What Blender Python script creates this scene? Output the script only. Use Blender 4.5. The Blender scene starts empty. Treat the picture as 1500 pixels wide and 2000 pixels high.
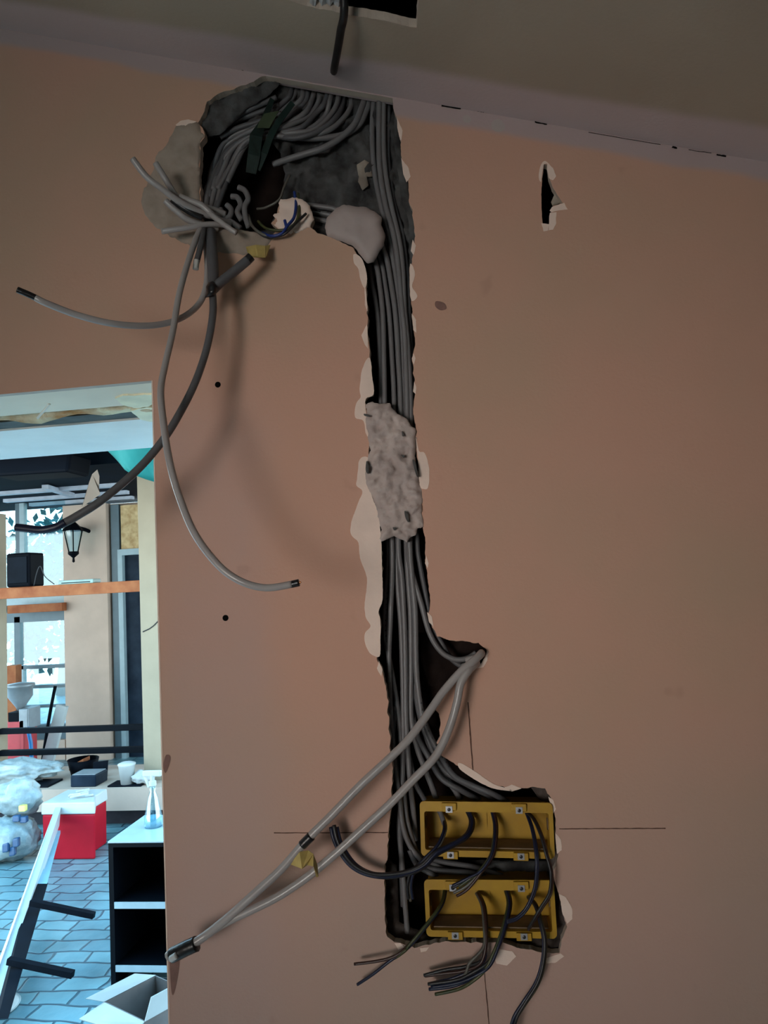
import bpy, bmesh, math, random
from mathutils import Vector, Matrix, noise
from mathutils.geometry import delaunay_2d_cdt
random.seed(7)
C = bpy.context.scene.collection
SC = bpy.context.scene

# ------------------------------------------------------------------ camera
F = 1444.0          # focal length in pixels of the 1500x2000 frame
D = 1.05            # distance of the plasterboard wall (plane y = D)
EYE = 1.70
_cd = lambda u, v: Vector(((u-750)/F, -(v-1000)/F, -1.0))
_up = -_cd(-115, -14850).normalized()
if _up.y < 0: _up = -_up
_x = -_cd(-10878, 1762)
_x = (_x - _up*_x.dot(_up)).normalized()
_y = _up.cross(_x)
M3 = Matrix((_x, _y, _up))
cam = bpy.data.cameras.new('camera'); camo = bpy.data.objects.new('camera', cam); C.objects.link(camo)
camo.matrix_world = Matrix.Translation((0, 0, EYE)) @ M3.to_4x4()
cam.sensor_fit = 'VERTICAL'; cam.sensor_height = 36.0; cam.lens = 36.0*F/2000.0
cam.clip_start = 0.02; cam.clip_end = 200
SC.camera = camo

def at(u, v, y):
    r = M3 @ _cd(u, v); p = r*(y/r.y); p.z += EYE; return p
def flr(u, v, z=0.0):
    r = M3 @ _cd(u, v); p = r*((z-EYE)/r.z); p.z += EYE; return p
def P(u, v, d=0.0): return at(u, v, D+d)

# ------------------------------------------------------------------ world, lights, exposure
W = bpy.data.worlds.new('world'); SC.world = W; W.use_nodes = True
nt = W.node_tree; bg = nt.nodes['Background']
tc = nt.nodes.new('ShaderNodeTexCoord'); sp = nt.nodes.new('ShaderNodeSeparateXYZ'); rp = nt.nodes.new('ShaderNodeValToRGB')
nt.links.new(tc.outputs['Generated'], sp.inputs[0]); nt.links.new(sp.outputs['Z'], rp.inputs[0])
rp.color_ramp.elements[0].position = 0.0; rp.color_ramp.elements[0].color = (0.80, 0.96, 1.0, 1)
rp.color_ramp.elements[1].position = 0.6; rp.color_ramp.elements[1].color = (0.30, 0.68, 1.0, 1)
nt.links.new(rp.outputs[0], bg.inputs[0]); bg.inputs[1].default_value = 5.9

def area(name, loc, rot, sx, sy, power, col):
    l = bpy.data.lights.new(name, 'AREA'); l.shape = 'RECTANGLE'; l.size = sx; l.size_y = sy
    l.energy = power; l.color = col
    o = bpy.data.objects.new(name, l); C.objects.link(o); o.location = loc; o.rotation_euler = rot
    return o
# added area lights that brighten the wall from behind the photographer
def aim(p, q): return (Vector(q)-Vector(p)).to_track_quat('-Z', 'Y').to_euler()
LP = (-1.25, -2.30, 1.45)
wd = area('added_wall_light', LP, aim(LP, (0.0, D, 1.66)), 1.35, 1.15, 2.6, (1.0, 0.87, 0.785))
wd.data.spread = math.radians(34)
area('added_fill_light', (-1.25, -2.34, 1.5), (math.radians(118), 0, math.radians(-15)), 0.8, 0.7, 2.2, (1.0, 0.88, 0.80))  # added fill light, tilted up to brighten the ceiling
SC.view_settings.view_transform = 'Standard'; SC.view_settings.look = 'None'
SC.view_settings.exposure = 0.0; SC.view_settings.gamma = 1.0; SC.view_settings.use_curve_mapping = False

# ------------------------------------------------------------------ materials
MATS = {}
def nodes(name):
    m = bpy.data.materials.new(name); m.use_nodes = True; MATS[name] = m
    return m, m.node_tree, m.node_tree.nodes['Principled BSDF']
def mat(name, col, rough=0.6, var=0.12, scale=12.0, bump=0.0, bscale=60.0, metal=0.0, col2=None, detail=4.0, spec=0.5, bdist=0.002):
    m, t, b = nodes(name); N = t.nodes.new; L = t.links.new
    b.inputs['Roughness'].default_value = rough; b.inputs['Metallic'].default_value = metal
    b.inputs['Specular IOR Level'].default_value = spec
    co = N('ShaderNodeTexCoord')
    n = N('ShaderNodeTexNoise'); n.inputs['Scale'].default_value = scale; n.inputs['Detail'].default_value = detail
    L(co.outputs['Object'], n.inputs['Vector'])
    r = N('ShaderNodeValToRGB'); r.color_ramp.elements[0].position = 0.32; r.color_ramp.elements[1].position = 0.68
    c2 = col2 or tuple(min(1, c*(1+var)) for c in col)
    c1 = col if col2 else tuple(c*(1-var) for c in col)
    r.color_ramp.elements[0].color = (*c1, 1); r.color_ramp.elements[1].color = (*c2, 1)
    L(n.outputs['Fac'], r.inputs[0]); L(r.outputs[0], b.inputs['Base Color'])
    if bump:
        n2 = N('ShaderNodeTexNoise'); n2.inputs['Scale'].default_value = bscale; n2.inputs['Detail'].default_value = 6
        L(co.outputs['Object'], n2.inputs['Vector'])
        bp = N('ShaderNodeBump'); bp.inputs['Strength'].default_value = bump; bp.inputs['Distance'].default_value = bdist
        L(n2.outputs['Fac'], bp.inputs['Height']); L(bp.outputs[0], b.inputs['Normal'])
    return m

CR_A, CR_B = 2.3945, -0.329         # crease between wall and ceiling: z = A + B x
def zc(x): return CR_A + CR_B*x
def paint(name, base, base2, primer, axis):
    """old matt paint, grey-violet primer along the ceiling joint (and along a board joint on the wall)"""
    m, t, b = nodes(name); N = t.nodes.new; L = t.links.new
    b.inputs['Roughness'].default_value = 0.75; b.inputs['Specular IOR Level'].default_value = 0.25
    co = N('ShaderNodeTexCoord'); s = N('ShaderNodeSeparateXYZ'); L(co.outputs['Object'], s.inputs[0])
    def math_(op, a, b_=None, c=None):
        n = N('ShaderNodeMath'); n.operation = op
        for i, v in enumerate((a, b_, c)):
            if v is None: continue
            if isinstance(v, (int, float)): n.inputs[i].default_value = v
            else: L(v, n.inputs[i])
        return n.outputs[0]
    def noise_(sc, det=3, rough=0.5):
        n = N('ShaderNodeTexNoise'); n.inputs['Scale'].default_value = sc; n.inputs['Detail'].default_value = det
        n.inputs['Roughness'].default_value = rough
        L(co.outputs['Object'], n.inputs['Vector']); return n.outputs['Fac']
    def ramp(v, a, b_):
        n = N('ShaderNodeMapRange'); n.interpolation_type = 'SMOOTHSTEP'
        L(v, n.inputs[0]); n.inputs[1].default_value = a; n.inputs[2].default_value = b_; return n.outputs[0]
    def mix(f, a, b_):
        n = N('ShaderNodeMix'); n.data_type = 'RGBA'
        if isinstance(f, float): n.inputs[0].default_value = f
        else: L(f, n.inputs[0])
        for i, v in ((6, a), (7, b_)):
            if isinstance(v, tuple): n.inputs[i].default_value = (*v, 1)
            else: L(v, n.inputs[i])
        return n.outputs[2]
    n1 = noise_(2.6); n2 = noise_(9, 5)
    c = mix(ramp(n1, 0.35, 0.65), base, base2)
    wob = math_('MULTIPLY_ADD', noise_(7, 4), 0.022, -0.011)
    if axis == 'wall':
        t1 = math_('ADD', math_('SUBTRACT', s.outputs['Z'], math_('MULTIPLY_ADD', s.outputs['X'], CR_B, CR_A)), wob)
        f = ramp(t1, -0.033, -0.020)
        # joint compound strip with soft edges beside the doorway
        jx = math_('ABSOLUTE', math_('ADD', math_('ADD', s.outputs['X'], 0.385), math_('MULTIPLY', wob, 3.0)))
        g = math_('MULTIPLY', ramp(jx, 0.12, 0.04), ramp(s.outputs['Z'], 2.04, 1.90))
        g = math_('MULTIPLY', g, math_('MULTIPLY_ADD', n2, 0.7, 0.15))
        c = mix(g, c, tuple(0.55*p_+0.45*q for p_, q in zip(primer, base)))
        low = math_('MULTIPLY', ramp(math_('ADD', s.outputs['Z'], math_('MULTIPLY', wob, 8.0)), 1.62, 1.15), 0.55)
        c = mix(low, c, tuple(0.6*p_+0.4*q for p_, q in zip(primer, base2)))
        # small scuffs
        sc = math_('MULTIPLY', ramp(noise_(16, 2), 0.70, 0.78), 0.22)
        c = mix(sc, c, tuple(x*0.55 for x in base))
    else:
        t1 = math_('ADD', s.outputs['Y'], wob)
        f = ramp(t1, D-0.085, D-0.06)
    f = math_('MULTIPLY', f, 0.85)
    c = mix(f, c, primer)
    L(c, b.inputs['Base Color'])
    bp = N('ShaderNodeBump'); bp.inputs['Strength'].default_value = 0.25; bp.inputs['Distance'].default_value = 0.0012
    L(noise_(220, 4), bp.inputs['Height']); L(bp.outputs[0], b.inputs['Normal'])
    return m

paint('wall_paint', (0.60, 0.345, 0.258), (0.53, 0.345, 0.250), (0.44, 0.355, 0.36), 'wall')
paint('ceiling_paint', (0.44, 0.36, 0.285), (0.51, 0.42, 0.33), (0.66, 0.53, 0.54), 'ceiling')
mat('room_paint', (0.42, 0.34, 0.28), 0.8)
mat('pale_screed', (0.62, 0.55, 0.48), 0.9)
mat('plaster_edge', (0.58, 0.48, 0.40), 0.9, 0.08, 40, 0.4, 150)
mat('paper_torn', (0.84, 0.66, 0.57), 0.9, 0.05, 25, 0.2, 120)
mat('filler', (0.40, 0.33, 0.31), 0.9, 0.08, 24, 0.9, 70, col2=(0.55, 0.455, 0.42))
mat('filler_smooth', (0.44, 0.365, 0.345), 0.85, 0.06, 14, 0.25, 60)
mat('rough_plaster', (0.24, 0.20, 0.165), 0.95, 0.3, 28, 0.8, 60, col2=(0.42, 0.36, 0.30))
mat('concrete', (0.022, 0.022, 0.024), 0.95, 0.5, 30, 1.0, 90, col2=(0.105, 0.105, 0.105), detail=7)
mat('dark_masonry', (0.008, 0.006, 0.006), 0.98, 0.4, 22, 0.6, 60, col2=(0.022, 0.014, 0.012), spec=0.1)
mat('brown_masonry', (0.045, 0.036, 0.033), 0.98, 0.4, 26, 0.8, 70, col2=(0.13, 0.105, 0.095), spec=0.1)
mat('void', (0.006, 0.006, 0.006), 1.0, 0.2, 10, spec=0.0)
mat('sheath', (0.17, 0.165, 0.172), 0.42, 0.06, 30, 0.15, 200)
mat('sheath_shade', (0.10, 0.10, 0.108), 0.5, 0.12, 25, 0.15, 200)  # darker sheath copy: recess shade put into the colour; also dark hanging cables
mat('sheath_pale', (0.36, 0.335, 0.33), 0.28, 0.05, 20, 0.1, 200)
mat('black_cable', (0.012, 0.012, 0.013), 0.45)
mat('black_tape', (0.010, 0.010, 0.012), 0.3, 0.3, 60, 0.3, 120)
mat('masking_tape', (0.50, 0.38, 0.13), 0.5, 0.15, 60, 0.5, 80)
mat('wire_blue', (0.008, 0.013, 0.042), 0.4)
mat('wire_bright_blue', (0.012, 0.035, 0.20), 0.4)
mat('wire_brown', (0.040, 0.016, 0.013), 0.4)
mat('wire_green', (0.03, 0.045, 0.02), 0.4, 0.3, 90, col2=(0.08, 0.08, 0.025))
mat('wire_grey', (0.11, 0.105, 0.09), 0.4)
mat('wire_black', (0.016, 0.016, 0.019), 0.4)
mat('copper', (0.55, 0.25, 0.12), 0.35, metal=0.9)
mat('green_film', (0.008, 0.022, 0.019), 0.6, 0.5, 30, spec=0.2)
mat('green_film_pale', (0.05, 0.075, 0.04), 0.3, 0.3, 30)
mat('box_yellow', (0.50, 0.285, 0.014), 0.42, 0.10, 25, 0.1, 90, col2=(0.40, 0.22, 0.016))
mat('box_dust', (0.20, 0.14, 0.09), 0.9, 0.3, 30)
mat('zinc', (0.55, 0.56, 0.60), 0.35, metal=0.8)
mat('pencil', (0.10, 0.045, 0.03), 0.8, 0.4, 160)
mat('dark_mark', (0.22, 0.12, 0.10), 0.8, 0.2, 60)
mat('foil', (0.55, 0.56, 0.58), 0.4, 0.25, 60, 0.9, 60, metal=0.3)
# outside
mat('torn_cream', (0.92, 0.84, 0.62), 0.9, 0.1, 30, 0.6, 60)
mat('skim_halo', (0.27, 0.215, 0.175), 0.95, 0.3, 22, 0.6, 60, col2=(0.45, 0.365, 0.305))
mat('soffit_cream', (0.90, 0.76, 0.60), 0.7, 0.05, 8, 0.2, 80)
mat('soffit_white', (0.88, 0.86, 0.82), 0.7, 0.05, 8, 0.2, 80)
mat('soffit_grey', (0.10, 0.105, 0.10), 0.9, 0.3, 20, 0.5, 60)
mat('foam', (0.50, 0.20, 0.05), 0.9, 0.3, 20, 1.0, 60, col2=(0.88, 0.76, 0.52), bdist=0.01)
mat('cream_render', (0.56, 0.40, 0.31), 0.85, 0.06, 6, 0.3, 60)
mat('green_cream', (0.36, 0.28, 0.19), 0.85, 0.05, 6, 0.2, 60)
mat('orange_wood', (0.26, 0.07, 0.025), 0.7, 0.2, 9, 0.2, 40, col2=(0.40, 0.14, 0.055), spec=0.2)
mat('osb', (0.42, 0.25, 0.10), 0.8, 0.2, 16, 0.5, 40, col2=(0.70, 0.50, 0.26))
mat('blue_grey_frame', (0.07, 0.11, 0.13), 0.4, 0.08)
mat('light_frame', (0.30, 0.38, 0.40), 0.4, 0.08)
mat('door_dark', (0.006, 0.012, 0.022), 0.5, 0.4, 6, col2=(0.020, 0.032, 0.050), spec=0.1)
mat('roof_dark', (0.0015, 0.0035, 0.006), 0.7, 0.4, 2.5, col2=(0.004, 0.009, 0.016), spec=0.04)
mat('roof_batten', (0.42, 0.44, 0.50), 0.5)
mat('rail_black', (0.002, 0.0035, 0.006), 0.5, spec=0.06)
mat('teal_cloth', (0.01, 0.19, 0.17), 0.7, 0.12, 4)
mat('black_plastic', (0.002, 0.0025, 0.0045), 0.6, spec=0.05)
mat('red_plastic', (0.42, 0.006, 0.018), 0.5, 0.06, spec=0.15)
mat('red_paint', (0.62, 0.06, 0.07), 0.45, 0.08)
mat('white_plastic', (0.56, 0.57, 0.55), 0.45, 0.04)
mat('bag_white', (0.20, 0.26, 0.28), 0.35, 0.2, 7, 0.6, 12, col2=(0.48, 0.52, 0.50), bdist=0.03)
mat('bag_blue', (0.015, 0.06, 0.14), 0.4, 0.2, 10)
mat('bag_yellow', (0.75, 0.70, 0.15), 0.4)
mat('white_metal', (0.52, 0.56, 0.58), 0.35, 0.04)
mat('pale_blue_metal', (0.22, 0.42, 0.52), 0.35, 0.06)
mat('dark_metal', (0.004, 0.006, 0.010), 0.55, 0.2, spec=0.06)
mat('steel_grey', (0.30, 0.33, 0.35), 0.4, 0.1, metal=0.3)
mat('blue_paint', (0.02, 0.20, 0.50), 0.4)
mat('cabinet_black', (0.002, 0.003, 0.005), 0.5, spec=0.08)
mat('cabinet_top', (0.36, 0.44, 0.47), 0.3, 0.05, 20)
mat('cardboard_white', (0.46, 0.46, 0.44), 0.7, 0.05)
mat('cardboard_brown', (0.16, 0.13, 0.12), 0.85, 0.15)
mat('tray_green', (0.28, 0.38, 0.34), 0.5)
mat('leaf', (0.008, 0.045, 0.05), 0.8, 0.4, 2, col2=(0.035, 0.10, 0.10), spec=0.05)
mat('bark', (0.12, 0.09, 0.06), 0.9)
mat('stone_dark', (0.035, 0.033, 0.042), 0.9, 0.3, 12, 0.6, 30)
mat('paper_white', (0.82, 0.82, 0.76), 0.7, 0.04)

def floor_mat():
    m, t, b = nodes('stamped_stone'); N = t.nodes.new; L = t.links.new
    co = N('ShaderNodeTexCoord')
    nz = N('ShaderNodeTexNoise'); nz.inputs['Scale'].default_value = 3.5; L(co.outputs['Object'], nz.inputs['Vector'])
    mx = N('ShaderNodeMix'); mx.data_type = 'VECTOR'; mx.inputs[0].default_value = 0.10
    L(co.outputs['Object'], mx.inputs[4]); L(nz.outputs['Color'], mx.inputs[5])
    br = N('ShaderNodeTexBrick'); L(mx.outputs[1], br.inputs['Vector'])
    br.inputs['Scale'].default_value = 1.0; br.inputs['Brick Width'].default_value = 0.17; br.inputs['Row Height'].default_value = 0.10
    br.inputs['Mortar Size'].default_value = 0.007; br.inputs['Mortar Smooth'].default_value = 0.6
    br.inputs['Color1'].default_value = (0.26, 0.42, 0.45, 1); br.inputs['Color2'].default_value = (0.18, 0.30, 0.34, 1)
    br.inputs['Mortar'].default_value = (0.09, 0.15, 0.18, 1); br.offset = 0.37; br.squash = 1.25; br.squash_frequency = 3
    n2 = N('ShaderNodeTexNoise'); n2.inputs['Scale'].default_value = 5; n2.inputs['Detail'].default_value = 5
    L(co.outputs['Object'], n2.inputs['Vector'])
    ml = N('ShaderNodeMix'); ml.data_type = 'RGBA'; ml.blend_type = 'MULTIPLY'; ml.inputs[0].default_value = 0.6
    L(br.outputs['Color'], ml.inputs[6]); L(n2.outputs['Fac'], ml.inputs[7]); 
    g = N('ShaderNodeBrightContrast'); g.inputs['Bright'].default_value = 0.06; g.inputs['Contrast'].default_value = 0.2
    L(ml.outputs[2], g.inputs[0]); L(g.outputs[0], b.inputs['Base Color'])
    b.inputs['Roughness'].default_value = 0.32
    bp = N('ShaderNodeBump'); bp.inputs['Strength'].default_value = 0.8; bp.inputs['Distance'].default_value = 0.012
    ad = N('ShaderNodeMath'); ad.operation = 'SUBTRACT'; L(n2.outputs['Fac'], ad.inputs[0]); L(br.outputs['Fac'], ad.inputs[1])
    L(ad.outputs[0], bp.inputs['Height']); L(bp.outputs[0], b.inputs['Normal'])
floor_mat()
def glass_mat(name, tint, gl):
    m, t, b = nodes(name); N = t.nodes.new; L = t.links.new
    tr = N('ShaderNodeBsdfTransparent'); tr.inputs[0].default_value = (*tint, 1)
    g = N('ShaderNodeBsdfGlossy'); g.inputs['Roughness'].default_value = 0.05
    mx = N('ShaderNodeMixShader'); mx.inputs[0].default_value = gl
    L(tr.outputs[0], mx.inputs[1]); L(g.outputs[0], mx.inputs[2]); L(mx.outputs[0], t.nodes['Material Output'].inputs[0])
glass_mat('glass', (0.80, 0.95, 0.98), 0.12)
glass_mat('bottle_plastic', (0.72, 0.90, 0.94), 0.22)

# ------------------------------------------------------------------ mesh helpers
def tag(o, label=None, cat=None, group=None, kind=None):
    if label: o['label'] = label
    if cat: o['category'] = cat
    if group: o['group'] = group
    if kind: o['kind'] = kind
    return o
def link(name, verts, faces, m, parent=None, smooth=False):
    me = bpy.data.meshes.new(name); me.from_pydata([tuple(v) for v in verts], [], faces); me.validate(); me.update()
    bm = bmesh.new(); bm.from_mesh(me); bmesh.ops.recalc_face_normals(bm, faces=bm.faces); bm.to_mesh(me); bm.free()
    if smooth: me.polygons.foreach_set('use_smooth', [True]*len(me.polygons))
    for x in (m if isinstance(m, list) else [m]): me.materials.append(MATS[x])
    o = bpy.data.objects.new(name, me); C.objects.link(o)
    if parent: o.parent = parent; o.matrix_parent_inverse = parent.matrix_world.inverted()
    return o
def empty(name, loc, label, cat, group=None):
    o = bpy.data.objects.new(name, None); C.objects.link(o); o.location = loc; o.empty_display_size = 0.05
    o.matrix_world = Matrix.Translation(loc)
    return tag(o, label, cat, group)
class MB:
    def __init__(s): s.v = []; s.f = []
    def add(s, v, f):
        n = len(s.v); s.v += [Vector(x) for x in v]; s.f += [tuple(i+n for i in q) for q in f]; return s
    def hexa(s, q, r):       # two quads of corners
        s.add(list(q)+list(r), [(0,1,2,3),(7,6,5,4),(0,4,5,1),(1,5,6,2),(2,6,7,3),(3,7,4,0)]); return s
    def box(s, x0, x1, y0, y1, z0, z1):
        return s.hexa([(x0,y0,z0),(x1,y0,z0),(x1,y0,z1),(x0,y0,z1)], [(x0,y1,z0),(x1,y1,z0),(x1,y1,z1),(x0,y1,z1)])
    def obox(s, c, ax, ay, az):   # oriented box, half axes
        c = Vector(c); ax, ay, az = Vector(ax), Vector(ay), Vector(az)
        q = [c-ax-ay-az, c+ax-ay-az, c+ax-ay+az, c-ax-ay+az]; r = [p+2*ay for p in q]
        return s.hexa(q, r)
    def lathe(s, c, prof, seg=20, axis=(0,0,1)):
        c = Vector(c); a = Vector(axis).normalized(); u = a.orthogonal().normalized(); w = a.cross(u)
        V = []; Fc = []
        for (r, h) in prof:
            for k in range(seg):
                t = 2*math.pi*k/seg; V.append(c+a*h+(u*math.cos(t)+w*math.sin(t))*max(r, 1e-5))
        for i in range(len(prof)-1):
            for k in range(seg):
                k2 = (k+1) % seg; Fc.append((i*seg+k, i*seg+k2, (i+1)*seg+k2, (i+1)*seg+k))
        Fc.append(tuple(range(seg))[::-1]); Fc.append(tuple((len(prof)-1)*seg+k for k in range(seg)))
        return s.add(V, Fc)
    def tube(s, pts, r, seg=10):
        pts = [Vector(p) for p in pts]; n = len(pts); rr = r if isinstance(r, list) else [r]*n
        t0 = (pts[1]-pts[0]).normalized(); u = t0.orthogonal().normalized(); V = []; Fc = []
        for i, p in enumerate(pts):
            t = (pts[min(i+1, n-1)]-pts[max(i-1, 0)]).normalized()
            u = (u - t*u.dot(t)).normalized(); w = t.cross(u)
            for k in range(seg):
                a = 2*math.pi*k/seg; V.append(p+(u*math.cos(a)+w*math.sin(a))*rr[i])
        for i in range(n-1):
            for k in range(seg):
                k2 = (k+1) % seg; Fc.append((i*seg+k, i*seg+k2, (i+1)*seg+k2, (i+1)*seg+k))
        Fc.append(tuple(range(seg))[::-1]); Fc.append(tuple((n-1)*seg+k for k in range(seg)))
        return s.add(V, Fc)
    def build(s, name, m, parent=None, smooth=False, bevel=0):
        o = link(name, s.v, s.f, m, parent, smooth)
        if bevel:
            b = o.modifiers.new('bevel', 'BEVEL'); b.width = bevel; b.segments = 2; b.limit_method = 'ANGLE'
        return o
def spline(c, n=7):
    c = [tuple(map(float, p)) for p in c]; out = []
    k = len(c[0])
    for i in range(len(c)-1):
        p0, p1, p2, p3 = c[max(i-1, 0)], c[i], c[i+1], c[min(i+2, len(c)-1)]
        for j in range(n):
            t = j/n
            out.append(tuple(0.5*((2*p1[a])+(-p0[a]+p2[a])*t+(2*p0[a]-5*p1[a]+4*p2[a]-p3[a])*t*t+(-p0[a]+3*p1[a]-3*p2[a]+p3[a])*t**3) for a in range(k)))
    out.append(c[-1]); return out
def depth_r(p, rpx):    # true radius of something rpx pixels thick at point p
    return rpx/F*abs((M3.transposed() @ (p-Vector((0, 0, EYE)))).z)
def cable_mesh(ctrl, rpx, d=None, n=7, seg=10):
    c = [(p[0], p[1], p[2] if len(p) > 2 else d) for p in ctrl]
    s = spline(c, n); pts = [P(*q) for q in s]
    r = sum(depth_r(p, rpx) for p in pts)/len(pts)
    return MB().tube(pts, r, seg)
def cable(name, ctrl, rpx, m, parent=None, d=0.0, label=None, cat=None, group=None, n=7, seg=10):
    o = cable_mesh(ctrl, rpx, d, n, seg).build(name, m, parent, smooth=True)
    # flat ends
    if label: tag(o, label, cat, group)
    return o

def in_poly(x, y, p):
    c = False; j = len(p)-1
    for i in range(len(p)):
        if (p[i][1] > y) != (p[j][1] > y) and x < (p[j][0]-p[i][0])*(y-p[i][1])/(p[j][1]-p[i][1])+p[i][0]: c = not c
        j = i
    return c
def rough(poly, step=6.0, amp=2.0, closed=True, seed=0):
    out = []; n = len(poly)
    for i in range(n if closed else n-1):
        a = Vector(poly[i]); b = Vector(poly[(i+1) % n]); L_ = (b-a).length; k = max(1, int(L_/step))
        nn = Vector((-(b-a).y, (b-a).x)).normalized() if L_ > 0 else Vector((0, 0))
        for j in range(k):
            q = a.lerp(b, j/k)
            w = noise.noise(Vector((q.x*0.09+seed, q.y*0.09, seed*1.7)))+0.5*noise.noise(Vector((q.x*0.25, q.y*0.25+seed, 3.0)))
            out.append(tuple(q+nn*w*amp))
    return out
def smoothpoly(poly, n=4):
    c = list(poly); c = [c[-1]]+c+[c[0], c[1]]; s = []
    for i in range(1, len(c)-2):
        p0, p1, p2, p3 = c[i-1], c[i], c[i+1], c[i+2]
        for j in range(n):
            t = j/n
            s.append(tuple(0.5*((2*p1[a])+(-p0[a]+p2[a])*t+(2*p0[a]-5*p1[a]+4*p2[a]-p3[a])*t*t+(-p0[a]+3*p1[a]-3*p2[a]+p3[a])*t**3) for a in (0, 1)))
    return s
def cdt(loops, extra=()):
    V = []; E_ = []
    for lp in loops:
        n0 = len(V); V += [Vector(p) for p in lp]
        E_ += [(n0+i, n0+(i+1) % len(lp)) for i in range(len(lp))]
    V += [Vector(p) for p in extra]
    r = delaunay_2d_cdt(V, E_, [], 0, 1e-6)
    return r[0], r[2]
def sheet(loops2d, to3d, back3d, extra=()):
    """triangulated outline with holes -> closed slab; to3d/back3d map 2-D points to the front/back"""
    vs, fs = cdt(loops2d, extra); keep = []
    for f in fs:
        for k in range(1, len(f)-1):
            tri = (f[0], f[k], f[k+1]); cx = sum(vs[i].x for i in tri)/3; cy = sum(vs[i].y for i in tri)/3
            if in_poly(cx, cy, loops2d[0]) and not any(in_poly(cx, cy, h) for h in loops2d[1:]): keep.append(tri)
    n = len(vs); V = [to3d(v.x, v.y) for v in vs]+[back3d(v.x, v.y) for v in vs]
    ec = {}
    for t in keep:
        for a, b in ((t[0], t[1]), (t[1], t[2]), (t[2], t[0])): ec.setdefault((min(a, b), max(a, b)), []).append((a, b))
    Fc = list(keep)+[(t[2]+n, t[1]+n, t[0]+n) for t in keep]; side = []
    for k, l in ec.items():
        if len(l) == 1: a, b = l[0]; side.append((b, a, a+n, b+n))
    return V, Fc, side
def edge_dist(x, y, p):
    m = 1e9; j = len(p)-1
    for i in range(len(p)):
        ax, ay = p[j]; bx, by = p[i]; dx, dy = bx-ax, by-ay; l = dx*dx+dy*dy
        t = 0 if l == 0 else max(0, min(1, ((x-ax)*dx+(y-ay)*dy)/l))
        m = min(m, math.hypot(x-ax-t*dx, y-ay-t*dy)); j = i
    return m
def lump(name, poly, m, parent=None, d=0.0, thick=0.006, dome=0.008, soft=18, nz=0.003, nsc=0.05, step=7, amp=2.0, seed=0, smooth=True, hole=None):
    """a lump of plaster: traced outline with a domed, knobbly front"""
    o2 = rough(poly, max(3.0, step*0.7), amp, True, seed)
    xs = [p[0] for p in o2]; ys = [p[1] for p in o2]; ex = []
    x = min(xs)
    while x < max(xs):
        y = min(ys)
        while y < max(ys):
            qx, qy = x+random.uniform(-1, 1)*step*0.3, y+random.uniform(-1, 1)*step*0.3
            if in_poly(qx, qy, o2) and edge_dist(qx, qy, o2) > step*0.4 and not (hole and in_poly(qx, qy, hole)): ex.append((qx, qy))
            y += step
        x += step
    def fr(u, v):
        e = min(1.0, edge_dist(u, v, o2)/soft); h = dome*math.sin(e*math.pi/2)
        k = noise.fractal(Vector((u*nsc+seed, v*nsc, seed)), 1.0, 2.0, 4)*nz*(0.3+0.7*e)
        return P(u, v, d-h-k)
    V, Fc, side = sheet([o2]+([hole] if hole else []), fr, lambda u, v: P(u, v, d+thick), ex)
    return link(name, V, Fc+side, m, parent, smooth)
def patch(name, poly, m, parent, d=-0.0008, amp=0.8, seed=1, thick=0.0028):
    if len(poly) >= 7: poly = smoothpoly(poly, 4)
    o2 = rough(poly, 3, amp, True, seed)
    V, Fc, side = sheet([o2], lambda u, v: P(u, v, d), lambda u, v: P(u, v, d+thick))
    return link(name, V, Fc+side, m, parent)

# ------------------------------------------------------------------ the wall
HOLE = [(525,147),(540,147),(590,157),(640,163),(700,176),(768,187),(770,215),(778,235),(783,270),(782,300),(790,330),(797,360),(800,390),(808,430),(811,460),(805,500),(803,520),(806,545),(804,560),(802,590),(806,615),(808,640),(810,680),(806,705),(808,740),(811,765),(806,800),(812,825),(815,880),(820,940),(822,1000),(826,1030),(830,1060),(832,1100),(835,1130),(840,1170),(837,1200),(845,1225),(855,1243),(870,1247),(890,1253),(915,1253),(935,1255),(948,1268),(950,1280),(945,1295),(935,1300),(915,1308),(885,1325),(868,1345),(855,1370),(852,1385),(858,1405),(859,1425),(856,1450),(862,1475),(880,1488),(905,1503),(930,1520),(960,1535),(1000,1542),(1040,1538),(1065,1540),(1075,1558),(1080,1570),(1086,1595),(1087,1630),(1090,1660),(1086,1690),(1080,1700),(1086,1730),(1095,1765),(1100,1790),(1108,1810),(1097,1835),(1093,1862),(1050,1858),(1010,1850),(980,1840),(930,1842),(880,1838),(850,1842),(820,1850),(800,1848),(770,1840),(755,1830),(752,1790),(750,1750),(750,1700),(756,1680),(757,1650),(760,1620),(764,1590),(765,1550),(767,1500),(763,1470),(760,1420),(757,1370),(752,1330),(745,1300),(738,1290),(736,1260),(741,1240),(741,1210),(737,1195),(745,1170),(744,1130),(745,1090),(743,1060),(740,1040),(735,1000),(722,960),(720,900),(722,850),(716,800),(712,780),(728,770),(726,735),(722,700),(718,660),(717,620),(715,570),(714,545),(712,515),(700,500),(690,485),(655,468),(620,455),(605,442),(612,428),(606,408),(595,394),(575,387),(548,392),(540,418),(530,436),(542,448),(530,460),(500,455),(470,450),(430,440),(400,435),(393,420),(391,380),(390,330),(391,280),(400,268),(395,250),(385,240),(395,225),(405,200),(425,185),(450,175),(480,165),(510,150)]
SLIT = [(1062,320),(1069,322),(1072,345),(1080,365),(1088,380),(1099,397),(1080,402),(1075,415),(1073,438),(1060,438),(1058,410),(1057,380),(1059,350)]
def to_xz(poly): return [(P(u, v).x, P(u, v).z) for u, v in poly]
XJ, ZL = -0.475, 2.02          # door jamb and lintel
XL, XR, YB = -2.0, 1.55, -2.4  # the room
DT = 0.0125
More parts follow.
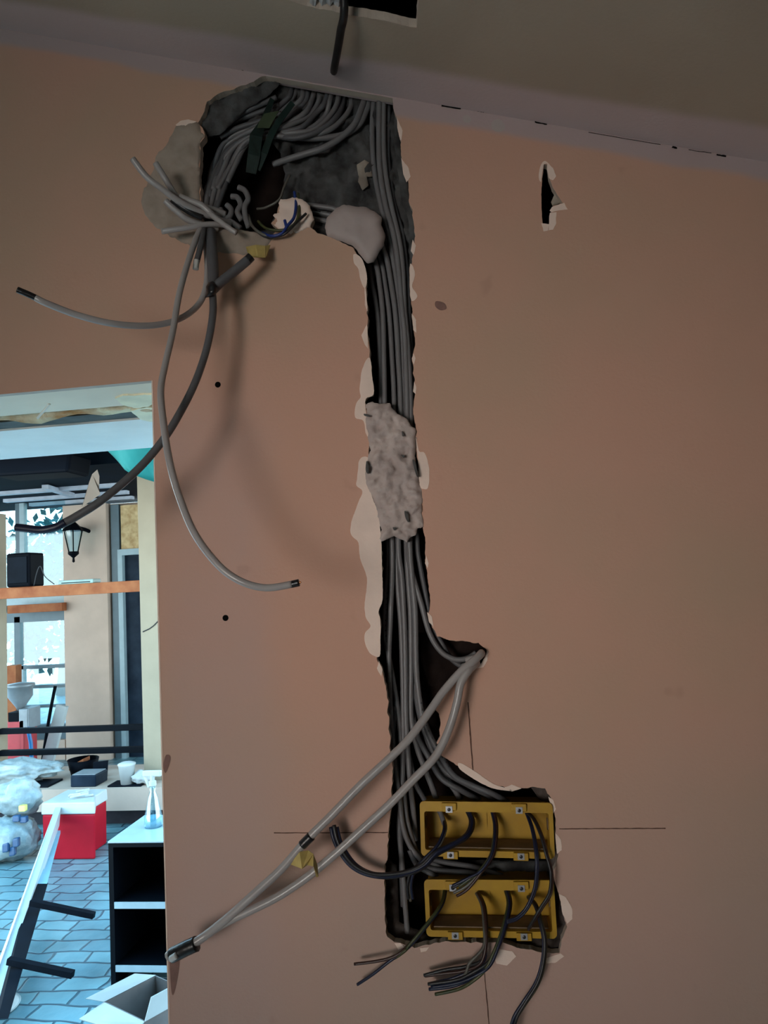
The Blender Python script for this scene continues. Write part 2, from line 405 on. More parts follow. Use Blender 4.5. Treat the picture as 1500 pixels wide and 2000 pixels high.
crease_pts = [(x, zc(x)) for x in (XR, 1.0, 0.5, 0.0, -0.5, -1.0, XL)]
outer = [(XL, 0), (-1.45, 0), (-1.45, ZL), (XJ-0.3, ZL), (XJ, ZL), (XJ, 1.5), (XJ, 1.0), (XJ, 0), (XR, 0)]+crease_pts
hole2 = to_xz(rough(rough(HOLE, 9, 3.4, True, 2), 2.6, 1.5, True, 7)); slit2 = to_xz(rough(SLIT, 4, 1.0, True, 5))
# keep the hole just under the crease
hole2 = [(x, min(z, zc(x)-0.002)) for x, z in hole2]
V, Fc, side = sheet([outer, hole2, slit2], lambda x, z: (x, D, z), lambda x, z: (x, D+DT, z))
wall = link('wall_front', V, Fc+side, ['wall_paint', 'plaster_edge'])
for i in range(len(Fc), len(Fc)+len(side)):
    if i < len(wall.data.polygons): wall.data.polygons[i].material_index = 1
tag(wall, kind='structure')
mb = MB()
mb.box(XJ+0.013, XR, D+0.10, D+0.5, 0, 3.6); mb.box(XL, -1.463, D+0.10, D+0.5, 0, 3.6)
mb.box(-1.463, XJ+0.013, D+0.25, D+0.5, ZL+0.015, 3.6); mb.box(-1.463, XJ+0.013, D+0.10, D+0.25, ZL+0.16, 3.6)
mb.build('masonry', 'dark_masonry', wall)
MB().box(XJ, XJ+0.013, D+DT, D+0.5, 0, ZL+0.16).box(-1.463, -1.45, D+DT, D+0.5, 0, ZL+0.16).build('door_reveal', 'soffit_white', wall)
MB().box(-1.45, XJ, D+DT, D+0.128, ZL, ZL+0.012).build('soffit_front', 'soffit_cream', wall)
MB().box(-1.45, XJ, D+0.128, D+0.134, ZL+0.002, ZL+0.16).build('soffit_edge', 'soffit_grey', wall)
MB().box(-1.45, XJ, D+0.235, D+0.5, ZL, ZL+0.014).build('soffit_rear', 'soffit_white', wall)
MB().box(-1.45, XJ, D+0.185, D+0.236, ZL+0.004, ZL+0.06).build('soffit_batten', 'soffit_grey', wall)
# expanding foam in the gap
fv = []; fp = []
nf = 60
for i in range(nf+1):
    x = -1.44+(XJ+1.43)*i/nf
    for k in range(9):
        a = math.pi*(k/8.0); r = 0.026+0.010*noise.noise(Vector((x*14, k*0.6, 1)))+0.006*noise.noise(Vector((x*40, k, 5)))
        fv.append((x, D+0.160+math.cos(a)*r*1.1, ZL+0.024-math.sin(a)*r))
for i in range(nf):
    for k in range(8): a = i*9+k; fp.append((a, a+1, a+10, a+9))
link('foam_bead', fv, fp, 'foam', wall, True)
def soff(u, v, z=ZL): return flr(u, v, z)
def soffit_patch(name, poly, m, z, th):
    vs = [soff(u, v, z) for u, v in rough(poly, 5, 1.2, True, 4)]; n = len(vs)
    V, Fc, sd = sheet([[(p.x, p.y) for p in vs]], lambda x, y: (x, y, z), lambda x, y: (x, y, z+th)); return link(name, V, Fc+sd, m, wall)
soffit_patch('torn_plaster', [(225,779),(240,773),(297,771),(297,790),(290,795),(262,797),(240,791)], 'torn_cream', ZL-0.003, 0.004)
soffit_patch('torn_plaster', [(255,803),(285,796),(299,797),(299,824),(275,820)], 'torn_cream', ZL-0.002, 0.004)
MB().tube([soff(73, 817, ZL-0.02), soff(97, 789, ZL-0.001)], 0.0022, 6).build('splinter', 'paper_white', wall)

# rough backing inside the broken area and the dark junction recess
RECESS = [(392,270),(440,268),(480,264),(520,262),(548,300),(556,340),(552,385),(548,392),(540,418),(530,436),(538,446),(500,452),(470,448),(430,438),(402,433),(396,418),(393,380)]
BACK = [(370,235),(400,190),(470,150),(530,128),(770,165),(800,200),(815,300),(830,420),(830,500),(815,540),(800,545),(700,540),(690,500),(640,480),(590,470),(560,480),(480,480),(380,450),(370,300)]
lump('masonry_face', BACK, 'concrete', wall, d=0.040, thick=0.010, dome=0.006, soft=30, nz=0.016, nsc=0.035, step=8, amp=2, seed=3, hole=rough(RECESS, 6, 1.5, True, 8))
# recess walls
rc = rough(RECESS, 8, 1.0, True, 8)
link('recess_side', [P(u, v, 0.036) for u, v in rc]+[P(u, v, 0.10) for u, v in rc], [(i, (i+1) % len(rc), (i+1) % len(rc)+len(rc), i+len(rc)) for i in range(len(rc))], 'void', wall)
# rough brown masonry lower down, seen at the sides of the chase
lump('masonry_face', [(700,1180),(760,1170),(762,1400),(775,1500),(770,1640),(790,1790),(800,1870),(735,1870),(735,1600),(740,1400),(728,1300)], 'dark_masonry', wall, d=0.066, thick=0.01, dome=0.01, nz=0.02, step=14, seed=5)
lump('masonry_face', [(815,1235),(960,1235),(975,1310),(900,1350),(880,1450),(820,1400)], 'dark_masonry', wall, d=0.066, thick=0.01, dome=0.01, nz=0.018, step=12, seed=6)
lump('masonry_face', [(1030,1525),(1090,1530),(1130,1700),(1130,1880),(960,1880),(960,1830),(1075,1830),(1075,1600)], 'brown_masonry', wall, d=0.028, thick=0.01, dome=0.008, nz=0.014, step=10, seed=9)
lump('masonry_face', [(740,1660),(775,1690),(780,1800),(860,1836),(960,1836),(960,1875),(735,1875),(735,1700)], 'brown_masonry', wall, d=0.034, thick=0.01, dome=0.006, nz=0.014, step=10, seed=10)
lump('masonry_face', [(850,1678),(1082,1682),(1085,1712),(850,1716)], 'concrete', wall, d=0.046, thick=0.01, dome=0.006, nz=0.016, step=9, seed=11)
# pale chip on the grey backing
lump('plaster_chip', [(697,322),(712,312),(722,318),(728,345),(716,345),(720,362),(708,372),(698,352)], 'rough_plaster', wall, d=0.030, thick=0.006, dome=0.002, nz=0.002, step=7, amp=1, seed=12)
lump('plaster_chip', [(724,195),(742,192),(744,240),(730,250),(722,225)], 'concrete', wall, d=0.026, thick=0.008, dome=0.003, nz=0.003, step=7, amp=1, seed=13)
lump('plaster_edge_strip', [(772,215),(790,225),(783,270),(790,320),(800,380),(815,440),(812,500),(806,530),(800,480),(797,430),(785,395),(776,330),(770,280)], 'concrete', wall, d=0.012, thick=0.02, dome=0.003, nz=0.006, step=7, amp=2, seed=14)
# knocked-off plaster around the top-left opening
lump('broken_plaster', [(386,240),(365,233),(345,245),(335,265),(325,285),(305,305),(300,330),(280,370),(276,395),(282,420),(300,440),(320,455),(350,470),(380,482),(420,492),(470,498),(512,492),(534,466),(530,460),(500,455),(470,450),(430,440),(400,435),(393,420),(391,380),(390,330),(391,280),(398,266)], 'skim_halo', wall, d=-0.0002, thick=0.003, dome=0.0022, soft=30, nz=0.0030, nsc=0.045, step=6, amp=3.0, seed=15)
lump('masonry_face', [(384,245),(392,222),(404,198),(425,182),(452,172),(480,162),(508,147),(540,146),(552,150),(545,168),(520,190),(480,215),(455,240),(430,262),(400,268)], 'concrete', wall, d=0.012, thick=0.03, dome=0.002, soft=20, nz=0.010, nsc=0.04, step=6, amp=2, seed=31)
lump('broken_plaster', [(548,390),(575,386),(597,394),(608,410),(613,428),(605,443),(588,452),(568,458),(548,452),(536,440),(542,430),(534,422),(544,415)], 'paper_torn', wall, d=-0.0003, thick=0.003, dome=0.0025, soft=9, nz=0.003, step=5, amp=4.5, seed=16)
for k, pl in enumerate([
    [(343,244),(352,236),(368,233),(384,238),(368,242),(350,252)],
    [(690,497),(702,500),(713,520),(717,548),(712,562),(703,545),(700,525),(692,515)],
    [(712,558),(716,575),(718,610),(713,595)],
    [(706,655),(717,632),(719,682),(712,672)],
    [(722,698),(708,720),(702,760),(704,776),(695,790),(694,815),(710,822),(714,845),(724,862),(724,850),(716,810),(714,780),(730,770),(727,735)],
    [(715,892),(702,898),(698,930),(696,948),(708,960),(700,980),(693,1000),(685,1025),(686,1045),(700,1060),(703,1090),(716,1125),(716,1150),(712,1180),(714,1205),(724,1222),(714,1235),(712,1252),(722,1275),(741,1282),(743,1250),(743,1210),(739,1195),(747,1170),(746,1100),(744,1050),(738,1000),(724,960),(722,905)],
    [(812,850),(818,880),(830,885),(838,915),(837,950),(828,955),(820,948),(816,900)],
    [(801,515),(810,530),(809,545),(805,560),(815,578),(804,588),(800,560)],
    [(804,612),(813,625),(813,650),(807,645)],
    [(808,690),(812,700),(808,712),(804,700)],
    [(809,745),(813,755),(812,770),(807,765)],
    [(775,228),(786,255),(783,278),(776,250)],
    [(783,308),(798,328),(802,345),(794,356),(788,340)],
    [(806,468),(812,480),(808,498),(802,490)],
    [(832,1085),(837,1100),(835,1110),(830,1100)],
    [(834,1195),(844,1205),(847,1225),(838,1215)],
    [(740,1290),(736,1305),(745,1322),(747,1308)],
    [(940,1296),(953,1270),(952,1290),(944,1303),(930,1306)],
    [(1084,1625),(1096,1640),(1097,1660),(1088,1668)],
    [(1092,1746),(1106,1753),(1118,1775),(1118,1795),(1108,1804),(1099,1785)],
    [(975,1854),(1000,1858),(1008,1868),(990,1886),(970,1882),(965,1870)],
    [(1065,1872),(1095,1862),(1102,1868),(1085,1880),(1068,1882)],
    [(770,1842),(782,1842),(790,1850),(778,1855)],
    [(820,1852),(838,1850),(832,1858),(822,1860)],
    [(898,1490),(930,1508),(965,1532),(995,1541),(1000,1545),(960,1539),(925,1521),(898,1502)],
    [(985,1538),(1000,1532),(1018,1540),(1000,1546)],
    [(1071,1556),(1080,1562),(1086,1580),(1080,1590),(1075,1572)],
    [(1069,317),(1080,328),(1086,344),(1080,352),(1072,348),(1068,330)],
    [(1056,322),(1064,314),(1070,319),(1062,322),(1058,345),(1056,355),(1052,345)],
    [(1078,404),(1102,396),(1109,409),(1090,411),(1078,414),(1074,412)],
    [(1074,416),(1087,414),(1086,436),(1080,449),(1071,450)],
    [(1057,436),(1072,438),(1070,450),(1062,452)]]):
    patch('torn_paper_edge', pl, 'paper_torn', wall, seed=k*1.3)
lump('loose_shard', [(1081,358),(1098,396),(1079,402),(1076,395),(1083,380)], 'rough_plaster', wall, d=0.008, thick=0.003, dome=0.001, nz=0.001, step=6, amp=0.5, seed=20)
def line(pts, w, m='pencil', name='pencil_line', d=-0.0006):
    V = []; 
    for i, (u, v) in enumerate(pts):
        a = Vector(pts[max(i-1, 0)]); b = Vector(pts[min(i+1, len(pts)-1)]); nn = Vector((-(b-a).y, (b-a).x)).normalized()*w*random.uniform(0.35, 0.6)
        V += [P(u+nn.x, v+nn.y, d), P(u-nn.x, v-nn.y, d)]
    n = len(V); V += [v+Vector((0, 0.0005, 0)) for v in V]
    Fc = [(2*i, 2*i+1, 2*i+3, 2*i+2) for i in range(len(pts)-1)]+[(n+2*i+2, n+2*i+3, n+2*i+1, n+2*i) for i in range(len(pts)-1)]
    Fc += [(2*i, 2*i+2, n+2*i+2, n+2*i) for i in range(len(pts)-1)]+[(2*i+1, 2*i+3, n+2*i+3, n+2*i+1) for i in range(len(pts)-1)]
    return link(name, V, Fc, m, wall)
def lerp_line(a, b, n, j=0.7): return [(a[0]+(b[0]-a[0])*i/n+random.uniform(-j, j), a[1]+(b[1]-a[1])*i/n+random.uniform(-j, j)) for i in range(n+1)]
line(lerp_line((535,1627), (758,1626), 26, 0.3), 1.8); line(lerp_line((1092,1619), (1300,1618), 24, 0.3), 1.9)
line(lerp_line((914,1372), (924,1510), 16, 0.4), 2.6); line(lerp_line((945,1888), (956,2010), 14, 0.4), 2.0)
for (u, v) in ((425,751), (440,1207)):
    c = P(u, v, -0.0012); MB().lathe(c+Vector((0, 0.0015, 0)), [(0.0045, 0), (0.0045, 0.001), (0.002, 0.0012)], 14, (0, -1, 0)).build('screw_hole', 'void', wall)
for pl in ([(324,1475),(333,1478),(330,1495),(323,1510),(319,1495)], [(333,1872),(350,1872),(348,1905),(340,1940),(335,1938),(332,1900)], [(852,588),(868,592),(872,603),(860,606),(850,598)]):  # a brown scuff, a mark running down below the taped end, another mark
    o2 = smoothpoly(pl); V, Fc, sd = sheet([o2], lambda u, v: P(u, v, -0.0005), lambda u, v: P(u, v, 0.0002)); link('dark_mark', V, Fc+sd, 'dark_mark', wall)
MB().box(XJ-.0006, XJ+.0016, D-.0006, D+DT, 0, ZL).build('jamb_highlight', 'paper_torn', wall)  # pale strip painting the rim highlight along the jamb edge
# fine cracks and filler dabs on the ceiling joint
for a, b, w in (((215,88),(292,101),1.1), ((330,109),(358,112),3), ((440,128),(475,137),1.5), ((862,206),(900,212),2.6), ((930,215),(945,219),2), ((1045,238),(1068,243),2.2), ((1150,258),(1290,282),.7), ((1313,286),(1322,289),3.5), ((1345,292),(1390,299),.8), ((1400,302),(1418,305),3), ((140,70),(155,73),2)):
    line(lerp_line(a, b, 6, 0.5), w, 'void', 'crack', -0.0012)
for (u, v, r) in ((973,245,14), (1291,264,9), (912,232,9)):
    o2 = smoothpoly([(u+r*math.cos(t), v+r*0.9*math.sin(t)) for t in (0.2, 1.3, 2.4, 3.6, 4.9)]); V, Fc, sd = sheet([o2], lambda a, b: P(a, b, -0.0008), lambda a, b: P(a, b, 0.0002)); link('filler_dab', V, Fc+sd, 'filler_smooth', wall)

# ------------------------------------------------------------------ ceiling, other walls, floor
def ceil_pt(u, v):
    """where the pixel's ray meets the sloping ceiling"""
    r = M3 @ _cd(u, v); t = (CR_A-EYE)/(r.z-CR_B*r.x); return Vector((r.x*t, r.y*t, EYE+r.z*t))
ch = [ceil_pt(u, v) for u, v in rough([(530,-8),(560,0),(600,12),(640,20),(700,32),(760,42),(800,52),(814,54),(815,30),(818,0),(822,-60),(805,-150),(560,-190),(520,-90)], 8, 2.0, True, 6)]
V, Fc, side = sheet([[(XL, YB), (XR, YB), (XR, 0), (XR, D+0.02), (0, D+0.02), (XL, D+0.02), (XL, 0)], [(p.x, p.y) for p in ch]], lambda x, y: (x, y, zc(x)), lambda x, y: (x, y, zc(x)+DT))
ceil = link('ceiling', V, Fc+side, ['ceiling_paint', 'plaster_edge']); tag(ceil, kind='structure')
for i in range(len(Fc), len(Fc)+len(side)):
    if i < len(ceil.data.polygons): ceil.data.polygons[i].material_index = 1
MB().box(XL, XR, YB, D+0.5, 3.6, 3.7).build('sky_block_slab', 'void', ceil)  # unseen slab added above the ceiling to keep sky light out
tag(MB().box(XL-0.1, XL, YB-0.1, D+0.5, 0, 3.7).build('wall_left', 'room_paint'), kind='structure')
tag(MB().box(XR, XR+0.1, YB-0.1, D+0.5, 0, 3.7).build('wall_right', 'room_paint'), kind='structure')
wb = MB(); wx0, wx1, wz0, wz1 = -1.75, -0.75, 1.0, 1.85
wb.box(XL, wx0, YB-0.1, YB, 0, 3.7).box(wx1, XR, YB-0.1, YB, 0, 3.7).box(wx0, wx1, YB-0.1, YB, 0, wz0).box(wx0, wx1, YB-0.1, YB, wz1, 3.7)
tag(wb.build('wall_back', 'room_paint'), kind='structure')
fr = MB()
for (a, b, c_, d_) in ((wx0, wx0+0.05, wz0, wz1), (wx1-0.05, wx1, wz0, wz1), (wx0, wx1, wz0, wz0+0.05), (wx0, wx1, wz1-0.05, wz1), (-1.27, -1.23, wz0, wz1)): fr.box(a, b, YB-0.08, YB-0.03, c_, d_)
win = tag(fr.build('added_window', 'white_plastic'), kind='structure')  # unseen window, added as a source for the area lights
MB().box(wx0+0.04, wx1-0.04, YB-0.058, YB-0.052, wz0+0.04, wz1-0.04).build('pane', 'glass', win)
tag(MB().box(XL-0.1, XR+0.1, YB-0.1, D+0.5, -0.1, 0).build('floor', 'pale_screed'), kind='structure')

# ------------------------------------------------------------------ filler patches bridging the chase
b1 = lump('filler_lump', [(690,402),(715,405),(735,415),(746,425),(745,440),(752,460),(750,480),(742,492),(730,512),(718,515),(706,502),(690,480),(668,472),(640,462),(634,445),(638,425),(655,408),(672,400)], 'filler_smooth', d=-0.001, thick=0.014, dome=0.010, soft=16, nz=0.0025, nsc=0.03, step=6, amp=1.5, seed=21)
tag(b1, 'smooth grey-pink lump of filler over the cables at the bend below the ceiling opening', 'filler patch')
b2 = lump('filler_lump', [(713,790),(728,785),(745,788),(760,788),(768,800),(780,808),(795,818),(803,832),(812,838),(811,870),(812,900),(817,925),(820,945),(826,955),(824,1000),(826,1020),(828,1030),(816,1032),(812,1045),(800,1050),(795,1060),(780,1054),(770,1048),(758,1052),(745,1058),(741,1052),(745,1035),(738,1010),(734,985),(722,960),(714,935),(716,905),(722,880),(718,850),(714,825),(716,808)], 'filler', d=-0.001, thick=0.014, dome=0.005, soft=12, nz=0.0085, nsc=0.055, step=4, amp=2.6, seed=22)
tag(b2, 'long rough patch of grey filler over the cables halfway down the vertical chase', 'filler patch')
for pl in ([(783,888),(790,890),(788,894)], [(711,808),(722,811),(720,814),(712,812)], [(790,998),(797,1005),(798,1020),(792,1012)], [(716,900),(720,910),(719,925),(714,918)], [(785,842),(790,850),(786,852)], [(767,1030),(774,1031),(770,1036)], [(806,897),(812,905),(816,930),(813,928),(807,908)]):
    o2 = smoothpoly(pl); V, Fc, sd = sheet([o2], lambda u, v: P(u, v, -0.0125), lambda u, v: P(u, v, -0.002)); link('dark_pit', V, Fc+sd, 'concrete', b2)

# ------------------------------------------------------------------ cables in the chase
ordn = ['leftmost', 'second from the left', 'third from the left', 'fourth from the left', 'fifth from the left', 'sixth from the left', 'seventh from the left', 'rightmost']
G1 = 'grey cables running down the chase'
chase = [
 # ctrl, r, d offset, sheath
 ([(580,436),(640,450),(690,468),(717,505),(728,560),(738,620),(742,700),(744,780),(748,900),(757,1050),(757,1110),(752,1170),(752,1240),(763,1300),(775,1370),(783,1440),(788,1524),(793,1590),(804,1636),(818,1668),(850,1690),(899,1712,0.03),(930,1740,0.045)], 5.4, 0.022, 'sheath', 'goes under upper box'),
 ([(588,424),(650,436),(700,462),(731,505),(742,560),(748,620),(750,700),(751,780),(752,900),(766,1060),(763,1200),(760,1272),(761,1344),(765,1440),(773,1512),(780,1552),(786,1608),(800,1650),(824,1681),(857,1711,0.035),(870,1740,0.045)], 5.6, 0.014, 'sheath', 'enters lower box'),
 ([(592,412),(660,424),(712,452),(741,500),(753,560),(761,620),(766,700),(770,780),(772,900),(774,1060),(776,1130),(783,1220),(786,1300),(788,1400),(787,1500),(783,1566),(780,1622),(786,1692),(790,1748),(796,1822)], 5.6, 0.020, 'sheath', 'hangs to chase bottom'),
 ([(590,400),(660,410),(722,440),(752,495),(765,560),(773,620),(778,700),(782,780),(783,900),(778,1060),(785,1130),(790,1220),(792,1300),(793,1400),(797,1468),(801,1524),(807,1580,0.03),(812,1640,0.045)], 5.8, 0.012, 'sheath', 'passes behind upper box'),
 ([(731,186),(727,250),(731,330),(745,405),(760,460),(770,520),(780,590),(786,660),(788,780),(790,900),(794,1060),(797,1130),(802,1200),(803,1300),(803,1400),(815,1460),(832,1506),(847,1545),(856,1575,0.03)], 6.0, 0.016, 'sheath', 'ends at upper box left'),
 ([(741,188),(740,260),(742,330),(753,400),(768,455),(778,520),(784,590),(791,660),(793,720),(795,780),(797,900),(800,1060),(804,1120),(811,1200),(813,1300),(820,1370),(834,1440),(860,1502),(890,1545),(902,1572,0.03)], 6.2, 0.008, 'sheath', 'ends mid upper box'),
 ([(750,190),(749,260),(752,330),(764,400),(780,470),(787,530),(790,600),(797,680),(802,780),(803,900),(798,1060),(800,1100),(808,1130),(822,1176),(839,1236),(861,1272),(887,1287),(912,1286),(930,1275)], 5.8, 0.010, 'sheath', 'turns into side notch'),
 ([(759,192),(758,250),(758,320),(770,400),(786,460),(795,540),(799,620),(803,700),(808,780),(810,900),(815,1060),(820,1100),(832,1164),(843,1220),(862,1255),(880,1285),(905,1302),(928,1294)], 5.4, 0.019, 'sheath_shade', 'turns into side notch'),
]
for i, (c, r, d, m, what) in enumerate(chase):
    r *= 0.92
    cable('electrical_cable', [(*p[:2], (p[2] if len(p) > 2 else d)+.012) for p in c], r, m, label='grey chase cable, %s above the middle filler; %s' % (ordn[i], what), cat='cable', group=G1)
fanbox = [
 ([(800,1230,.044),(808,1310,.036),(817,1385,.026),(834,1440),(866,1502),(916,1534),(972,1562,0.03)], 5.4, 0.016, 'third lowest'),
 ([(802,1240,.044),(812,1330,.034),(830,1410,.018),(855,1465),(885,1513),(925,1535),(966,1552),(1000,1572,0.03)], 5.6, 0.006, 'highest'),
 ([(798,1320,.044),(806,1395,.034),(817,1440,.022),(838,1480),(862,1520),(900,1543),(936,1562,0.03)], 5.6, 0.010, 'second lowest'),
 ([(786,1350,.044),(791,1420,.036),(800,1480,.03),(812,1530),(826,1556),(838,1580,0.03)], 5.0, 0.026, 'lowest'),
]
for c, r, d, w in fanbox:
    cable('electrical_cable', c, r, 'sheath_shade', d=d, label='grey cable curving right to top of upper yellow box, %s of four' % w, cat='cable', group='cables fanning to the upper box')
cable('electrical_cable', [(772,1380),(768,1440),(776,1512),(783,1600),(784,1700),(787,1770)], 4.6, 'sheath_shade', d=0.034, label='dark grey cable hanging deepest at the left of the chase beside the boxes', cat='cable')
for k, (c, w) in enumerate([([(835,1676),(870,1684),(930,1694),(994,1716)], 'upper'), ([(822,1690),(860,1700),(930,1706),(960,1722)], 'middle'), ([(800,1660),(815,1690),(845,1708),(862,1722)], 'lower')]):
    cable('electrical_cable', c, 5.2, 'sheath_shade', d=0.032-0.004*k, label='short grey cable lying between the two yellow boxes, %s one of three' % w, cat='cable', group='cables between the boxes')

def prints(c, parent, d, r=.0004):
    sp2 = spline([(u, v, d) for u, v in c], 8); mb2 = MB()
    for a in range(0, len(sp2)-1, 2): mb2.tube([P(*sp2[a]), P(*[(x+y)/2 for x, y in zip(sp2[a], sp2[a+1])])], r*random.uniform(1.2, 2.6), 6)
    mb2.build('printed_marks', 'wire_black', parent)
ch_ = [o for o in C.objects if o.name.startswith('electrical_cable')]
prints([(757,1150),(754,1190),(753,1230),(757,1268)], ch_[0], .022+.012-.0043)
prints([(822,1372),(834,1436),(846,1466)], ch_[5], .008+.012-.0048)
prints([(832,1416),(857,1467),(880,1502)], ch_[9], .006-.0043)
# side-notch loops
n1 = cable('electrical_cable', [(912,1290,0.012),(932,1284,0.004),(940,1276,-0.012),(926,1290,-0.024),(900,1312,-0.03),(868,1348,-0.034),(842,1385,-0.04),(800,1442,-0.05),(760,1482,-0.055),(705,1533,-0.06),(650,1590,-0.065),(600,1640,-0.07),(550,1697,-0.07),(500,1743,-0.07),(450,1788,-0.07),(408,1822,-0.068),(375,1846,-0.066),(352,1858,-0.064)], 8.2, 'sheath_pale', label='thick pale cable crossing the chase diagonally, upper of the taped pair', cat='cable', group='pair of thick cables out of the side notch')
n2 = cable('electrical_cable', [(905,1303,0.012),(925,1298,0.0),(930,1296,-0.012),(915,1310,-0.03),(900,1335,-0.034),(893,1370,-0.036),(882,1410,-0.038),(866,1450,-0.042),(845,1484,-0.046),(808,1522,-0.05),(760,1572,-0.055),(700,1627,-0.06),(650,1672,-0.062),(600,1713,-0.064),(545,1750,-0.066),(490,1778,-0.066),(440,1802,-0.066),(400,1828,-0.068),(370,1848,-0.07),(350,1862,-0.066)], 8.0, 'sheath_pale', label='thick pale cable looping below its twin from the side notch, lower of pair', cat='cable', group='pair of thick cables out of the side notch')
cable('tape_band', [(590,1651,-0.0705),(608,1633,-0.0705)], 9.4, 'black_tape', n1)
et = cable_mesh([(384,1843,-0.068),(366,1851,-0.068),(348,1860,-0.067),(336,1866,-0.066)], 14.5, n=4); et.build('tape_wrap', 'black_tape', n1, smooth=True)
cable('cut_end', [(337,1862,-0.066),(329,1868,-0.065)], 9.5, 'sheath_pale', n1)
cable('cut_end', [(345,1866,-0.078),(334,1873,-0.076)], 6.5, 'white_metal', n2)
def scrap(name, quads, m, parent=None, th=0.0006, **kw):
    """crumpled scrap: a strip of pixel/offset points"""
    V = [P(*q) for q in quads]; n = len(V); V += [v+Vector((0, th, 0)) for v in V]
    Fc = []
    for i in range(0, n-2, 2): Fc += [(i, i+1, i+3, i+2), (n+i+2, n+i+3, n+i+1, n+i), (i, i+2, n+i+2, n+i), (i+1, i+3, n+i+3, n+i+1)]
    Fc += [(0, 1, n+1, n), (n-2, n-1, 2*n-1, 2*n-2)]
    return link(name, V, Fc, m, parent)
scrap('masking_tape', [(566,1688,-.072),(585,1664,-.078),(590,1697,-.082),(602,1661,-.07),(600,1690,-.070),(612,1668,-.078),(612,1692,-.085),(620,1690,-.075),(618,1714,-.076),(622,1712,-.074)], 'masking_tape', n1)

# ------------------------------------------------------------------ fan of cables behind the ceiling joint and through the junction recess
def mixc(a, b, t): return [tuple(x*(1-t)+y*t for x, y in zip(p, q)) for p, q in zip(a, b)]
inner = [(572,160,.03),(562,185,.026),(540,212,.024),(512,234,.02),(478,252,.02),(448,272,.03),(424,300,.03),(410,340,.024),(402,385,.012),(398,430,-.004)]
outerc = [(680,168,.03),(683,205,.022),(672,232,.014),(640,256,.008),(590,268,.006),(530,266,.010),(490,282,.02),(462,318,.024),(440,360,.016),(424,420,-.004)]
nfan = 11; fr_ = .95
G2 = 'grey cables fanning from the ceiling joint into the junction recess'
fo = ['innermost', 'second', 'third', 'fourth', 'fifth', 'sixth', 'seventh', 'eighth', 'ninth', 'tenth', 'outermost']
for i in range(nfan):
    t = i/(nfan-1); c = mixc(inner, outerc, t)
    c = [(u+random.uniform(-5, 5), v+random.uniform(-5, 5), d+.008+random.uniform(-.006, .006)) for u, v, d in c]
    if i % 3 == 1: c = c[:-1]
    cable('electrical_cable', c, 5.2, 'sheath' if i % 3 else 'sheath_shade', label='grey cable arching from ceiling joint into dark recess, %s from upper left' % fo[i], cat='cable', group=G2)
cable('electrical_cable', [(717,180,.03),(706,212,.024),(692,243,.02),(664,270,.018),(630,290,.018),(598,300,.02),(560,312,.024),(534,321,.03)], 6.2, 'sheath', label='grey cable sweeping lowest across the rough concrete into the recess', cat='cable')
cable('electrical_cable', [(727,182,.032),(716,215,.028),(700,245,.026),(668,264,.024),(610,270,.02),(545,264,.016)], 6.0, 'sheath', label='grey cable just right of the arching fan, ending level at the green strap', cat='cable')
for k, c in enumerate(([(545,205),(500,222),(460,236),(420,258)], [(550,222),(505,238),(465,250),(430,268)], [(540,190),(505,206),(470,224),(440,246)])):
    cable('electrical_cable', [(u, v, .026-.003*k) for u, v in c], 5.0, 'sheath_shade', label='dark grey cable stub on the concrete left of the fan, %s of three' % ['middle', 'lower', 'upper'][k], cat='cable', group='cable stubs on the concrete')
# curled ends in the recess mouth
curl = [([(466,366),(478,372),(485,388),(478,405),(480,425),(486,444)], 'rightmost'), ([(452,384),(464,386),(470,400),(464,414),(472,430)], 'third from left'), ([(443,400),(452,410),(448,424),(436,430)], 'second from left'), ([(430,408),(438,424),(456,436),(470,446)], 'leftmost')]
for c, w in curl:
    cable('electrical_cable', [(u, v, .004-.001*i) for i, (u, v) in enumerate(c)], 5.6, 'sheath', label='short curled grey cable end in the recess mouth, %s of four' % w, cat='cable', group='curled cable ends')

# ends thrown out to the left
def endcable(c, r, label, tip=True, m='sheath_pale'):
    o = cable('electrical_cable', c, r, m, label=label, cat='cable', group='cut cable ends sticking out to the left')
    return o
endcable([(432,420,.0),(410,422,-.02),(378,408,-.035),(345,390,-.05),(318,370,-.06),(286,345,-.07),(259,310,-.08)], 6.2, 'cut grey cable end reaching furthest up to the left of the recess')
endcable([(440,418,.0),(400,404,-.02),(352,388,-.03),(338,374,-.035),(322,348,-.045),(304,319,-.05)], 6.0, 'cut grey cable end second highest, beside the longest one')
endcable([(450,436,.0),(425,428,-.02),(395,402,-.03),(370,392,-.035),(350,384,-.04)], 6.4, 'stubby grey cable end lying across the left edge of the recess')
k4 = endcable([(425,446,-.005),(398,440,-.02),(368,430,-.03),(345,412,-.038),(323,392,-.045)], 6.4, 'grey cable end with dark printed sheath below the two longest ends')
cable('printed_sheath', [(396,425,-.026),(372,414,-.034),(350,400,-.04),(336,390,-.044)], 6.6, 'black_tape', k4)
endcable([(450,440,-.004),(410,438,-.02),(370,444,-.03),(316,452,-.035)], 5.6, 'grey cable end pointing level to the left, lowest of the ends')
endcable([(395,405,-.02),(420,425,-.03),(445,444,-.03),(462,455,-.028)], 5.4, 'grey cable end pointing down right across the knot')
